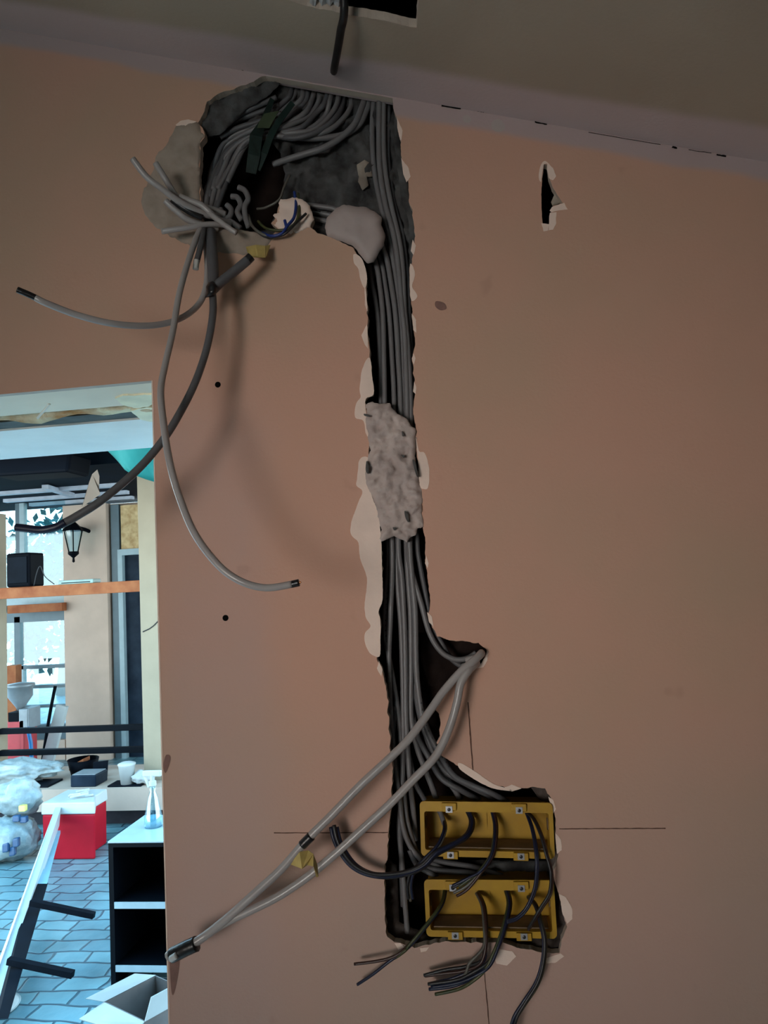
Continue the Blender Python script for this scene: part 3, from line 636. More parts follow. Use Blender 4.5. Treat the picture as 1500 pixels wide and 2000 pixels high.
# hanging cables
hA = cable('electrical_cable', [(402,440,-.01),(388,455,-.03),(368,510,-.06),(350,575,-.085),(337,650,-.105),(322,715,-.125),(314,765,-.14),(320,830,-.155),(332,905,-.17),(352,975,-.18),(382,1045,-.19),(428,1105,-.195),(472,1136,-.195),(520,1148,-.19),(570,1141,-.185)], 6.8, 'sheath_pale', label='long pale cable hanging in a wavy S and ending to the right at mid wall', cat='cable', group='cables hanging from the recess')
cable('cut_end', [(568,1141.5,-.185),(584,1138,-.185)], 7.3, 'black_tape', hA)
cable('conductor', [(582,1138,-.185),(588,1137,-.185)], 2.0, 'copper', hA)
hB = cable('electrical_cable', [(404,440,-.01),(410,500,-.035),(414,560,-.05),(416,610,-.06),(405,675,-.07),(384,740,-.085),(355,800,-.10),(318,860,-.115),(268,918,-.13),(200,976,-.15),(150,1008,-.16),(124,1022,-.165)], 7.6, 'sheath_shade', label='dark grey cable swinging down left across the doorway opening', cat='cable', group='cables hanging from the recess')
cable('tape_sleeve', [(128,1020,-.165),(108,1030,-.168),(80,1035,-.17),(50,1032,-.17),(32,1030,-.17)], 8.0, 'wire_blue', hB)
scrap('paper_scrap', [(160,990,-.155),(166,985,-.15),(174,942,-.152),(196,965,-.158),(180,926,-.15),(193,962,-.15),(190,917,-.154),(194,930,-.156)], 'paper_white', hB)
hC = cable('electrical_cable', [(392,440,-.01),(404,500,-.03),(402,560,-.045),(385,598,-.055),(345,625,-.09),(290,636,-.12),(220,632,-.15),(150,615,-.17),(90,592,-.19),(70,582,-.195)], 6.2, 'sheath_pale', label='pale cable swinging out level to the far left with a dark taped tip', cat='cable', group='cables hanging from the recess')
cable('tape_wrap', [(84,589,-.191),(60,577,-.198),(34,566,-.205)], 6.4, 'black_tape', hC)
hD = cable('electrical_cable', [(398,445,-.02),(392,480,-.04),(384,512,-.05)], 6.0, 'sheath_shade', label='short cable stub hanging with a bright white cut tip', cat='cable', group='cables hanging from the recess')
cable('cut_end', [(384,508,-.0505),(382,526,-.051)], 6.0, 'white_plastic', hD)
hE = cable('electrical_cable', [(412,450,-.01),(416,500,-.04),(418,540,-.05),(414,566,-.055),(430,552,-.055),(455,532,-.05),(484,508,-.045)], 9.5, 'sheath_shade', label='thick grey cable bent back up at a black tape knot left of the yellow tag', cat='cable', group='cables hanging from the recess')
o = lump('tape_knot', [(402,560),(408,551),(416,549),(424,560),(424,572),(416,578),(400,582),(404,572)], 'black_tape', hE, d=-.064, thick=.012, dome=.008, soft=6, nz=.001, step=4, amp=.5)
cable('cut_end', [(484,508,-.0455),(491,501,-.045)], 9.0, 'black_tape', hE)
tg = scrap('tape_tag', [(480,482,-.016),(486,502,-.03),(500,478,-.02),(505,503,-.03),(518,480,-.018),(518,503,-.028),(528,478,-.01),(522,498,-.02)], 'masking_tape', None, 0.0008)
tag(tg, 'small yellow tag stuck below the recess beside the black taped cable end', 'tag')

# green straps
gs = empty('green_strap', P(505, 290, .0), 'dark green strap of plastic film tied around the cable fan', 'strap')
scrap('strap_band', [(528,190,.012),(536,196,.012),(508,235,.006),(520,238,.006),(488,262,.002),(512,268,.0),(484,300,.004),(508,306,.004),(480,336,.012),(500,340,.014)], 'green_film', gs, .001)
scrap('strap_band', [(568,196,.012),(576,204,.012),(545,225,.006),(552,236,.006),(524,258,.003),(534,268,.003),(510,296,.004),(522,302,.004),(500,330,.014),(508,334,.014)], 'green_film', gs, .001)
scrap('strap_label', [(516,222,.005),(545,216,.006),(506,238,.004),(536,232,.005),(502,250,.003),(526,250,.003)], 'green_film_pale', gs, .0008)

# thin wires at the bottom lip of the recess
wl = [([(575,375,.01),(578,400,-.004),(574,425,-.012),(562,440,-.016),(550,456,-.016),(530,461,-.014),(512,455,-.006)], 3.0, 'wire_bright_blue', 'bright blue wire looping over the broken plaster'),
      ([(582,378,.012),(585,405,-.002),(580,430,-.010),(566,445,-.014),(546,450,-.014),(520,446,-.01),(504,432,.002)], 2.8, 'wire_green', 'yellow-green wire beside the bright blue one'),
      ([(598,417,-.010),(582,432,-.014),(562,452,-.016),(548,460,-.014),(520,463,-.01),(500,450,.0)], 2.6, 'wire_black', 'dark wire whose tip points up right over the plaster'),
      ([(485,420,.006),(492,440,-.004),(508,455,-.01),(530,464,-.01)], 3.0, 'wire_grey', 'grey wire curling under the recess lip'),
      ([(566,342,.018),(555,365,.012),(545,390,.01),(520,405,.014),(502,408,.02)], 2.4, 'wire_grey', 'thin yellowish wire rising inside the recess'),
      ([(556,430,-.016),(560,445,-.017)], 3.0, 'wire_bright_blue', 'stubby blue wire end standing beside the blue loop')]
for c, r, m, lb in wl: cable('wire', c, r, m, label=lb, cat='wire', group='loose wires at the recess lip', seg=8)

# black cable from the ceiling hole
q = [ceil_pt(668, -10)+Vector((0, 0, .10)), ceil_pt(672, 0)+Vector((0, .0, -.004)), ceil_pt(664, 40)+Vector((0, 0, -.016)), ceil_pt(657, 80)+Vector((0, 0, -.018)), ceil_pt(653, 115)+Vector((0, 0, -.010)), ceil_pt(652, 143)+Vector((0, 0, .003))]
bc = MB().tube([Vector(p) for p in spline([tuple(v) for v in q], 7)], 0.0054, 12).build('electrical_cable', 'black_cable', None, True)
tag(bc, 'black cable looping from the ceiling hole down to the ceiling joint', 'cable')
# silver scrap in the ceiling hole
pts = []; fs = []
for i in range(9):
    for j in range(6):
        p = ceil_pt(606+i*8, -30+j*12); pts.append(p+Vector((0, 0, .010+.018*noise.noise(Vector((i*.7, j*.8, 3))))))
for i in range(8):
    for j in range(5): a = i*6+j; fs.append((a, a+1, a+7, a+6))
fo_ = link('foil_scrap', pts, fs, 'foil'); fo_.modifiers.new('solid', 'SOLIDIFY').thickness = .002
tag(fo_, 'crumpled silvery insulation scrap showing in the ceiling hole', 'insulation scrap')

# ------------------------------------------------------------------ yellow junction boxes
def junction_box(tl, tr, bl, br, label, d0=-0.003, depth=0.045):
    TL, TR, BL, BR = [P(*p, d0) for p in (tl, tr, bl, br)]
    ex = ((TR-TL)+(BR-BL)).normalized(); wd = ((TR-TL).length+(BR-BL).length)/2; hz = ((TL-BL).length+(TR-BR).length)/2
    c = (TL+TR+BL+BR)/4; ey = Vector((0, 1, 0)); ex = (ex-ey*ex.dot(ey)).normalized(); ez = ex.cross(ey); ez = ez if ez.z > 0 else -ez
    root = empty('junction_box', c, label, 'electrical box', 'yellow junction boxes')
    L_ = lambda x, y, z: c+ex*x+ey*y+ez*z
    w, h = wd/2, hz/2; ti, bi, si = .0135, .0085, .0058
    def rr(x0, x1, z0, z1, r, y, n=5):
        o = []
        for cx, cz, a0 in ((x1-r, z1-r, 0), (x0+r, z1-r, 90), (x0+r, z0+r, 180), (x1-r, z0+r, 270)):
            for k in range(n): a = math.radians(a0+90*k/(n-1)); o.append(L_(cx+r*math.cos(a), y, cz+r*math.sin(a)))
        return o
    A = rr(-w, w, -h, h, .006, 0); B = rr(-w+si, w-si, -h+bi, h-ti, .003, 0); B2 = rr(-w+si, w-si, -h+bi, h-ti, .003, depth)
    A1 = rr(-w, w, -h, h, .006, .0022); A2 = rr(-w+.003, w-.003, -h+.004, h-.006, .005, .0022); A3 = rr(-w+.003, w-.003, -h+.004, h-.006, .005, depth+.002)
    n = len(A); V = A+B+B2+A1+A2+A3; Fc = []
    for s, t in ((0, 1), (1, 2), (0, 3), (3, 4), (4, 5)):
        for i in range(n): j = (i+1) % n; Fc.append((s*n+i, s*n+j, t*n+j, t*n+i))
    Fc += [tuple(2*n+i for i in range(n)), tuple(5*n+i for i in range(n))]
    link('box_body', V, Fc, 'box_yellow', root)
    # dust lying on the floor of the box
    MB().obox(L_(0, depth*.55, -h+bi+.0012), ex*(w-si-.004), ey*depth*.38, ez*.0008).build('dust', 'box_dust', root)
    for x in (-w*.55, w*.50):
        for z, s in ((h-.009, 1), (-h+.004, -1)):
            tb = MB().obox(L_(x, -.002, z+(-.001 if s < 0 else 0.003)), ex*.010, ey*.002, ez*.005).build('screw_tab', 'box_yellow', root, bevel=.0008)
            MB().obox(L_(x, -.0046, z), ex*.0045, ey*.0008, ez*.0042).build('clip', 'zinc', tb)
            MB().lathe(L_(x, -.005, z), [(.0024, 0), (.0024, .0010), (.001, .0014)], 12, -ey).build('screw', 'wire_black', tb)
    # ribs / knock-outs
    MB().obox(L_(0, depth-.0006, h*.15), ex*.0012, ey*.0012, ez*h*.45).build('rib', 'box_yellow', root)
    for x in (-w+si+.0006, w-si-.0006):
        MB().lathe(L_(x, depth*.5, .002), [(.008, -.0004), (.008, .0008)], 18, ex).build('knockout', 'box_dust', root)
    return root
junction_box((818,1563), (1080,1570), (824,1674), (1083,1676), 'yellow plastic wall box, upper of two in the chase', -.004)
junction_box((828,1717), (1079,1720), (833,1830), (1091,1833), 'yellow plastic wall box, lower of two in the chase', -.004)

# wires from the boxes: bundles
def bundle(name, c, mats, r, spread, label, cat='wire bundle', fan=None, group='wires hanging out of the yellow boxes', sheathc=None):
    """one bundle of thin insulated cores; each core is a part"""
    root = empty(name, P(*c[0][:3]), label, cat, group)
    if sheathc: cable('sheath', sheathc, 5.0, 'sheath', root)
    k = len(mats)
    for i, m in enumerate(mats):
        ph = 2*math.pi*i/k; cc = []
        for j, p in enumerate(c):
            t = j/(len(c)-1); s = spread*(0.35+0.65*t) if fan is None else spread*0.4
            a = ph+t*1.6
            q = [p[0]+math.cos(a)*s, p[1]+math.sin(a)*s*.6, p[2]+math.sin(a)*s*.0006]
            if fan and j >= len(c)-len(fan[i]):
                f_ = fan[i][j-(len(c)-len(fan[i]))]; q[0], q[1] = f_
            cc.append(tuple(q))
        cable('core', cc, r, m, root, seg=8, n=6)
    return root
bundle('wire_bundle', [(868,1606,.02),(868,1622,.0),(856,1650,-.014),(832,1676,-.02),(808,1702,-.02),(800,1730,-.018),(802,1757,-.014)], ['wire_grey', 'wire_black', 'wire_blue'], 2.8, 5, 'wires from a grey sheath at the left of the upper box, curling down left', sheathc=[(855,1578,.036),(862,1592,.03),(868,1610,.022)])
bundle('wire_bundle', [(914,1583,.034),(922,1606,.02),(912,1632,.0),(880,1652,-.014),(850,1668,-.022),(822,1694,-.026),(780,1708,-.028),(730,1709,-.030),(690,1690,-.03),(662,1650,-.028),(652,1615,-.024)], ['wire_black', 'wire_blue', 'wire_black', 'wire_blue'], 4.0, 6, 'thick dark bundle from the upper box sweeping left over the wall and turning up')
bundle('wire_bundle', [(962,1583,.034),(968,1610,.02),(967,1640,.0),(960,1672,-.012),(938,1703,-.018),(912,1726,-.02),(886,1738,-.018)], ['wire_black', 'wire_grey', 'wire_green', 'wire_blue', 'wire_brown'], 2.8, 7, 'dark bundle from the middle of the upper box ending over the lower box',
       fan=[[(910,1722),(882,1734)], [(912,1730),(886,1744)], [(918,1716),(896,1732)], [(908,1718),(884,1730)], [(914,1736),(892,1750)]])
bundle('wire_bundle', [(1018,1580,.034),(1040,1596,.015),(1056,1628,-.006),(1068,1670,-.018),(1077,1706,-.022),(1074,1745,-.022),(1058,1772,-.02),(1044,1795,-.018),(1032,1815,-.014)], ['wire_brown', 'wire_black'], 2.8, 3, 'brown and black wires from the right of the upper box ending in the lower box')
bundle('wire_bundle', [(1028,1586,.03),(1040,1620,.01),(1047,1660,-.008),(1049,1695,-.014),(1045,1735,-.014),(1030,1772,-.014),(1010,1793,-.016),(990,1800,-.018)], ['wire_blue', 'wire_blue'], 2.8, 3, 'blue wires dropping from the upper box across the lower box')
bundle('wire_bundle', [(869,1740,.03),(864,1762,.01),(850,1785,-.006),(826,1815,-.016),(796,1850,-.022),(760,1880,-.024),(728,1903,-.022),(698,1923,-.018)], ['wire_blue', 'wire_brown', 'wire_green'], 3.0, 5, 'wires from the left of the lower box, blue and brown tips spread left',
       fan=[[(760,1878),(728,1903),(698,1923)], [(770,1868),(738,1877),(692,1883)], [(792,1856),(776,1868),(766,1873)]])
bundle('wire_bundle', [(933,1745,.034),(944,1770,.012),(948,1810,-.008),(947,1850,-.018),(944,1876,-.022),(928,1889,-.024),(880,1899,-.022),(828,1906,-.018)], ['wire_blue', 'wire_black', 'wire_grey', 'wire_brown'], 3.2, 7, 'dark bundle from the middle of the lower box fanning out to the left below it',
       fan=[[(944,1878),(915,1898),(880,1912),(840,1921)], [(940,1876),(908,1888),(870,1894),(828,1905)], [(918,1880),(912,1895),(908,1905),(906,1918)], [(938,1882),(905,1896),(868,1901),(830,1906)]])
bundle('wire_bundle', [(990,1740,.034),(995,1765,.014),(988,1800,-.006),(975,1840,-.018),(958,1875,-.026),(930,1902,-.028),(890,1922,-.024),(836,1934,-.018)], ['wire_blue', 'wire_black', 'wire_green', 'wire_blue'], 3.2, 7, 'dark bundle right of centre in the lower box sweeping down left over the first',
       fan=[[(955,1882),(925,1908),(885,1926),(838,1932)], [(955,1878),(922,1900),(890,1914),(836,1922)], [(950,1890),(925,1915),(895,1932),(850,1942)], [(958,1884),(930,1905),(892,1920),(842,1928)]])
bundle('wire_bundle', [(1032,1752,.034),(1046,1768,.01),(1056,1800,-.010),(1064,1840,-.020),(1060,1885,-.024),(1048,1922,-.026),(1025,1958,-.028),(1006,1990,-.03),(996,2030,-.03)], ['wire_green', 'wire_blue', 'wire_black'], 3.4, 4, 'wires from the right of the lower box hanging down out of the picture')

# ------------------------------------------------------------------ outside: terrace beyond the doorway
def wbox(u0, u1, v0, v1, y, dep, mbx=None, vm=None):
    um, vm_ = (u0+u1)/2, vm or (v0+v1)/2
    x0, x1 = at(u0, vm_, y).x, at(u1, vm_, y).x; z1, z0 = at(um, v0, y).z, at(um, v1, y).z
    return (mbx or MB()).box(x0, x1, y, y+dep, z0, z1)
tag(MB().box(-16, 6, D+0.5, 14, -0.1, 0).build('floor_terrace', 'stamped_stone'), kind='structure')
# pillars
xa = at(275, 1240, 5.45).x
tag(MB().box(xa, xa+0.5, 5.45, 5.85, 0, 2.72).build('cream_pillar', 'green_cream'), 'pale cream pillar nearest the doorway jamb, with a dark hairline crack', 'pillar')
pillar_r = C.objects['cream_pillar'] if 'cream_pillar' in C.objects else None
pr = bpy.data.objects['cream_pillar']
MB().tube([at(279, 1234, 5.446), at(292, 1228, 5.446), at(300, 1222, 5.446), at(310, 1212, 5.446)], .004, 6).build('crack', 'wire_black', pr)
xl = at(14, 1300, 5.80).x
tag(MB().box(xl-0.45, xl, 5.62, 5.80, 0, at(0, 1000, 5.62).z).build('cream_pillar', 'green_cream'), 'greenish cream pillar at the far left behind the black speaker', 'pillar')
xm0, xm1 = at(126, 1250, 7.4).x, at(221, 1250, 7.5).x
tag(MB().box(xm0, xm1, 7.4, 7.5, 0, at(170, 985, 7.4).z).build('cream_pillar', 'cream_render'), 'broad beige pillar with the wall lantern, between window and dark door', 'pillar')
# terrace house front: window unit
ZT = at(100, 985, 7.4).z
def bar(u0, u1, v0, v1, m, parent, y=7.5, dep=.06, name='frame'): return wbox(u0, u1, v0, v1, y, dep).build(name, m, parent)
w1 = empty('window_2', at(70, 1400, 7.5), None, None); w1['kind'] = 'structure'
for nm, a, m in (('mullion', (30,38,960,1140), 'blue_grey_frame'), ('mullion', (38,47,972,1140), 'light_frame'), ('top_rail', (-60,128,1160,1182), 'light_frame'), ('transom', (-60,128,1196,1216), 'blue_grey_frame'),
                 ('mullion', (28,39,1205,1305), 'blue_grey_frame'), ('glazing_bar', (28,130,1299,1306), 'blue_grey_frame'), ('glazing_bar', (45,130,1338,1344), 'blue_grey_frame'), ('glazing_bar', (45,130,1377,1382), 'blue_grey_frame'), ('sill_rail', (45,130,1415,1448), 'blue_grey_frame'), ('mullion', (36,46,1300,1420), 'light_frame')):
    bar(*a, m, w1, name=nm)
wbox(-60, 128, 965, 1160, 7.53, .006).build('pane', 'glass', w1); wbox(-60, 128, 1216, 1415, 7.53, .006).build('pane', 'glass', w1)
tag(wbox(-80, 128, 1448, 1600, 7.45, .2).build('wall_terrace', 'cream_render'), kind='structure')
# door to the right of the pillar
d1 = empty('door_1', at(245, 1500, 7.5), None, None); d1['kind'] = 'structure'
wbox(221, 237, 985, 1520, 7.45, .1, vm=1250).build('door_post', 'blue_grey_frame', d1); wbox(234, 243, 1073, 1520, 7.44, .06, vm=1300).build('door_jamb', 'light_frame', d1)
wbox(234, 330, 1070, 1082, 7.43, .08).build('door_head', 'light_frame', d1); wbox(243, 330, 1080, 1530, 7.5, .05, vm=1300).build('door_leaf', 'door_dark', d1)
ob = wbox(236, 330, 984, 1071, 7.46, .03).build('board_panel', 'osb'); tag(ob, 'chipboard panel filling the space above the dark door', 'board')
tag(MB().box(at(128,1200,7.7).x, at(500,1200,7.7).x, 7.72, 7.9, 0, ZT).build('wall_house', 'cream_render'), kind='structure')
# roof over the terrace
rf = empty('terrace_roof', at(150, 900, 6), 'dark roof over the terrace with pale battens underneath', 'roof')
ZR = at(100, 985, 7.4).z+0.05
MB().box(-9, 2, 4.3, 8.1, ZR, ZR+.12).build('roof_sheet', 'roof_dark', rf)
for v, u0, u1 in ((958, -60, 235), (973, 10, 250), (984, 60, 260)):
    pp = flr(120, v, ZR-.03); MB().box(at(u0, v, pp.y).x, at(u1, v, pp.y).x, pp.y-.035, pp.y+.035, ZR-.035, ZR).build('batten', 'roof_batten', rf)
a_, b_ = flr(88, 951, ZR-.03), flr(140, 967, ZR-.03); dv = (b_-a_).normalized(); sv = dv.cross(Vector((0, 0, 1)))
MB().obox((a_+b_)/2, dv*(b_-a_).length/2, sv*.03, Vector((0, 0, .02))).build('batten', 'roof_batten', rf)
pp = flr(120, 915, ZR-.1); MB().box(-9, 2, pp.y-.15, pp.y+.1, ZR-.12, ZR).build('beam', 'roof_dark', rf)
hb = MB(); pc = flr(84, 912, ZR-.16); hb.obox(pc, Vector((.26, .02, 0)), Vector((0, .14, 0)), Vector((0, .02, .07)))
o = hb.build('patio_heater', 'black_plastic', bevel=.02); tag(o, 'black box-shaped heater hung under the dark terrace roof', 'heater')
MB().obox(pc+Vector((0, 0, .1)), Vector((.03, 0, 0)), Vector((0, .03, 0)), Vector((0, 0, .07))).build('bracket', 'rail_black', o)
# teal tarp
tv = []; tf = []
c0, c1 = at(165, 862, 4.4), at(345, 862, 4.4); c0.z = c1.z = ZR-.002
for i in range(11):
    for j in range(9):
        s = i/10; t = j/8; p = c0.lerp(c1, s)*(1-t)+(at(240, 912, 4.5).lerp(at(345, 935, 4.5), s))*t
        p = p+Vector((0, .06*math.sin(s*9+t*3), -.05*math.sin(math.pi*s)*t)); tv.append(p)
for i in range(10):
    for j in range(8): a = i*9+j; tf.append((a, a+1, a+10, a+9))
o = link('teal_tarp', tv, tf, 'teal_cloth', None, True); o.modifiers.new('s', 'SOLIDIFY').thickness = .004
tag(o, 'teal cloth tarp hanging under the roof at the top right of the doorway', 'tarp')
# beams
bx0 = at(-60, 1150, 5.5).x; z1, z0 = at(135, 1141, 5.5).z, at(135, 1163, 5.5).z
tag(MB().box(bx0, xa, 5.5, 5.62, z0, z1).build('timber_beam', 'orange_wood', bevel=.004), 'long orange wooden beam across the terrace carrying the black speaker', 'beam')
tag(wbox(14, 121, 1180, 1196, 7.3, .09).build('timber_beam', 'orange_wood', bevel=.004), 'short orange beam across the window, below the long one', 'beam')
tag(MB().box(at(13,1350,7.2).x, at(31,1350,7.2).x, 7.2, 7.3, 0, at(22,1300,7.2).z).build('timber_post', 'orange_wood'), 'orange wooden post standing by the lower window', 'post')
# speaker on the beam
sp_ = empty('loudspeaker', at(36, 1146, 5.5), 'black loudspeaker standing on the orange beam', 'speaker')
sx0, sx1 = at(12, 1115, 5.46).x, at(58, 1115, 5.46).x; sz1 = at(36, 1080, 5.46).z
MB().box(sx0, sx1, 5.46, 5.66, z1, sz1).build('cabinet', 'black_plastic', sp_, bevel=.015)
MB().box(sx0+.02, sx1-.02, 5.452, 5.46, z1+.03, sz1-.03).build('grille', 'dark_metal', sp_, bevel=.003)
MB().tube([Vector(p) for p in spline([tuple(at(u, v, 5.5)) for u, v in ((66,1144),(72,1118),(79,1106),(88,1126),(106,1141))], 6)], .004, 6).build('lead', 'wire_black', sp_, True)
# tray on the beam
tr = wbox(114, 182, 1131, 1139, 5.5, .12); tr.v = [v+Vector((0, 0, z1-min(p.z for p in tr.v))) for v in tr.v]
o = tr.build('flat_case', 'tray_green', bevel=.006); tag(o, 'flat grey-green case lying on the orange beam left of the dark door', 'case')
MB().box(at(120,1135,5.5).x, at(176,1135,5.5).x, 5.497, 5.5, z1+.008, z1+.014).build('seam', 'dark_metal', o)
# lantern
lc = at(143, 1052, 7.22); la = empty('wall_lantern', lc, 'black wall lantern with glass panes on the beige pillar', 'lantern')
MB().lathe(lc, [(.001, .19), (.03, .17), (.10, .10), (.11, .08)], 6).build('roof', 'black_plastic', la)
MB().lathe(lc, [(.05, -.14), (.10, .08)], 6).build('glass_body', 'glass', la)
for k in range(6):
    a = math.pi/3*k; MB().tube([lc+Vector((.10*math.cos(a), .10*math.sin(a), .08)), lc+Vector((.05*math.cos(a), .05*math.sin(a), -.14))], .006, 6).build('bar', 'black_plastic', la)
MB().lathe(lc, [(.001, -.25), (.014, -.24), (.01, -.2), (.055, -.16), (.055, -.135)], 12).build('finial', 'black_plastic', la)
MB().tube([lc+Vector((0, .1, .12)), lc+Vector((.05, .15, .1)), lc+Vector((.08, .19, .08))], .02, 8).build('bracket', 'black_plastic', la)
# rails
for v, w in ((1424, 'upper'), (1467, 'lower')):
    zz = at(148, v, 5.7).z; tag(MB().box(xl, xa+.05, 5.68, 5.73, zz-.022, zz+.022).build('guard_rail', 'rail_black', bevel=.004), 'black metal guard rail between the cream pillars, %s of two' % w, 'rail', 'guard rails')
# ledge
zl = at(150, 1541, 5.25).z
lg = empty('stone_ledge', at(150, 1560, 5.25), 'low beige masonry ledge behind the red cooler', 'ledge')
MB().box(xl-1, 0.5, 5.25, 5.44, zl-.16, zl).box(xl+.005, xa-.005, 5.44, 5.95, zl-.16, zl).build('ledge_slab', 'cream_render', lg)
MB().box(xl+.005, xa-.005, 5.40, 5.95, 0, zl-.16).box(xl-1, .5, 5.38, 5.44, 0, zl-.16).build('ledge_base', 'stone_dark', lg)
def on_ledge(u, v): return flr(u, v, zl)
p = on_ledge(70, 1532); tag(MB().box(p.x-.14, p.x+.16, p.y-.1, p.y+.1, zl, zl+.015).build('dark_board', 'dark_metal'), 'flat dark board lying on the ledge beside the white bag', 'board')
p = on_ledge(165, 1536); tb_ = MB().box(p.x-.1, p.x+.1, p.y-.02, p.y+.16, zl, zl+.085).build('grey_crate', 'door_dark', bevel=.008); tag(tb_, 'small dark blue-grey crate on the middle of the ledge', 'crate')
MB().box(p.x-.09, p.x+.09, p.y-.01, p.y+.15, zl+.085, zl+.09).build('lid', 'steel_grey', tb_)
p = on_ledge(147, 1520); bk = MB().lathe(Vector((p.x, p.y+.12, zl)), [(.09, 0), (.12, .12), (.115, .12), (.08, .02)], 20); o = bk.build('dark_basket', 'black_plastic', smooth=True); tag(o, 'round black basket on the back of the ledge behind the crate', 'basket')
MB().obox(Vector((p.x-.02, p.y+.1, zl+.09)), Vector((.06, 0, .03)), Vector((0, .05, 0)), Vector((0, 0, .015))).build('cardboard_piece', 'orange_wood', o)
p = on_ledge(190, 1522); o = MB().obox(Vector((p.x, p.y+.05, zl+.06)), Vector((.05, .02, 0)), Vector((-.003, .008, 0)), Vector((0, .01, .06))).build('small_frame', 'dark_metal'); tag(o, 'small dark frame propped on the ledge right of the basket', 'frame')
p = on_ledge(246, 1535); tag(MB().box(p.x-.13, p.x+.13, p.y-.03, p.y+.12, zl, zl+.012).build('dark_pad', 'dark_metal', bevel=.003), 'thin dark pad under the white cup on the ledge', 'pad')
def blob(name, c, sx, sy, sz, m, parent=None, seed=0, nz=.25, sub=4, flat=0.0):
    bm = bmesh.new(); bmesh.ops.create_icosphere(bm, subdivisions=sub, radius=1)
    for v in bm.verts:
        k = 1+nz*(noise.fractal(v.co*1.7+Vector((seed, seed*2, 0)), 1, 2, 4)+.35*(1-2*abs(noise.noise(v.co*4+Vector((seed, 0, 3)))))); q = v.co*k; q.z = max(q.z, -1+flat)
        v.co = Vector((c[0]+q.x*sx, c[1]+q.y*sy, c[2]+q.z*sz))
    V = [v.co.copy() for v in bm.verts]; Fc = [tuple(v.index for v in f.verts) for f in bm.faces]; bm.free()
    return link(name, V, Fc, m, parent, True)
cu = MB().lathe(Vector((p.x+.0, p.y+.02, zl+.012)), [(.045, 0), (.06, .13), (.064, .135), (.064, .145), (.04, .155), (.01, .16)], 20).build('white_cup', 'white_plastic', smooth=True); tag(cu, 'white lidded cup standing on the ledge at the right', 'cup')
o = blob('paper_bag', (p.x+.12, p.y+.02, zl+.055), .075, .05, .045, 'cardboard_white', seed=2); tag(o, 'small crumpled white paper bag against the white cup', 'bag')
p = on_ledge(20, 1535); o = blob('plastic_bag', (p.x, p.y+.08, zl+.085), .30, .13, .085, 'bag_white', seed=5, nz=.4); tag(o, 'crumpled white plastic bag spread on the left end of the ledge', 'bag')
# red machine with funnel
rm = empty('grinding_machine', Vector((at(38, 1480, 6.6).x, 6.6, 0)), 'red machine with a grey funnel hopper behind the railing', 'machine')
wbox(14, 42, 1408, 1510, 6.5, .25).build('red_panel', 'red_paint', rm, bevel=.01); wbox(40, 46, 1408, 1560, 6.5, .05).build('leg', 'red_paint', rm)
wbox(16, 36, 1392, 1410, 6.5, .2).build('motor', 'dark_metal', rm); wbox(36, 55, 1385, 1425, 6.5, .2).build('gearbox', 'steel_grey', rm, bevel=.01)
fc = at(40, 1385, 6.6); MB().lathe(fc, [(.03, -.01), (.04, .02), (.11, .12), (.11, .2), (.13, .21), (.13, .235), (.02, .25)], 20).build('hopper', 'steel_grey', rm, smooth=True)
MB().tube([at(54, 1420, 6.5), at(60, 1450, 6.5), at(63, 1500, 6.5)], .018, 8).build('support', 'blue_paint', rm)
# leaning sticks
o = MB().tube([at(108, 1340, 6.9), at(100, 1380, 6.9), at(93, 1420, 6.9), at(60, 1640, 6.9)], .016, 8).build('dark_pole', 'dark_metal', smooth=True); tag(o, 'thin dark pole leaning against the lower window', 'pole')
a_, b_ = at(122, 1378, 6.8), at(75, 1560, 6.7); dv = (b_-a_).normalized(); o = MB().obox((a_+b_)/2, dv*(b_-a_).length/2, Vector((0, .02, 0)), dv.cross(Vector((0, 1, 0)))*.055).build('white_plank', 'white_plastic'); tag(o, 'white plank leaning diagonally below the lower window', 'plank')

# cooler
pf = flr(150, 1679); cz1 = at(150, 1590, pf.y).z
cl = empty('cooler', Vector((pf.x, pf.y+.15, 0)), 'red picnic cooler with a white lid on the stone floor', 'cooler')
cx0, cx1, cxr = at(84, 1640, pf.y).x, at(186, 1640, pf.y).x, at(209, 1625, pf.y+.3).x
def prism(pts, z0, z1, sc=1.0):
    n = len(pts); c = sum((Vector((*q, 0)) for q in pts), Vector())/n
    V = [Vector((x, y, z0)) for x, y in pts]+[Vector((c.x+(x-c.x)*sc, c.y+(y-c.y)*sc, z1)) for x, y in pts]
    return MB().add(V, [tuple(range(n))[::-1], tuple(range(n, 2*n))]+[(i, (i+1) % n, (i+1) % n+n, i+n) for i in range(n)])
foot = [(cx0, pf.y), (cx1, pf.y), (cxr, pf.y+.14), (cxr, pf.y+.3), (cx0, pf.y+.3)]
prism(foot, 0, cz1, 1.02).build('body', 'red_plastic', cl, bevel=.012)
ft2 = [(x+(.008 if x > cx0 else -.008), y+(-.008 if y < pf.y+.1 else .008)) for x, y in foot]
lid = prism(ft2, cz1, cz1+.075, .98).build('lid', 'white_plastic', cl, bevel=.008)
for k in range(6):
    x = cx0+.14+random.uniform(0, .14); y = pf.y+random.uniform(.05, .24)
    o = MB().obox(Vector((x, y, cz1+.082+.008*(k % 3))), Vector((random.uniform(.03, .06), random.uniform(-.03, .03), .006)), Vector((0, .008, 0)), Vector((0, 0, .006))).build('plastic_piece', 'white_plastic', bevel=.002)
    tag(o, 'small white plastic piece in the heap on the cooler lid', 'plastic piece', 'white pieces on the cooler lid')
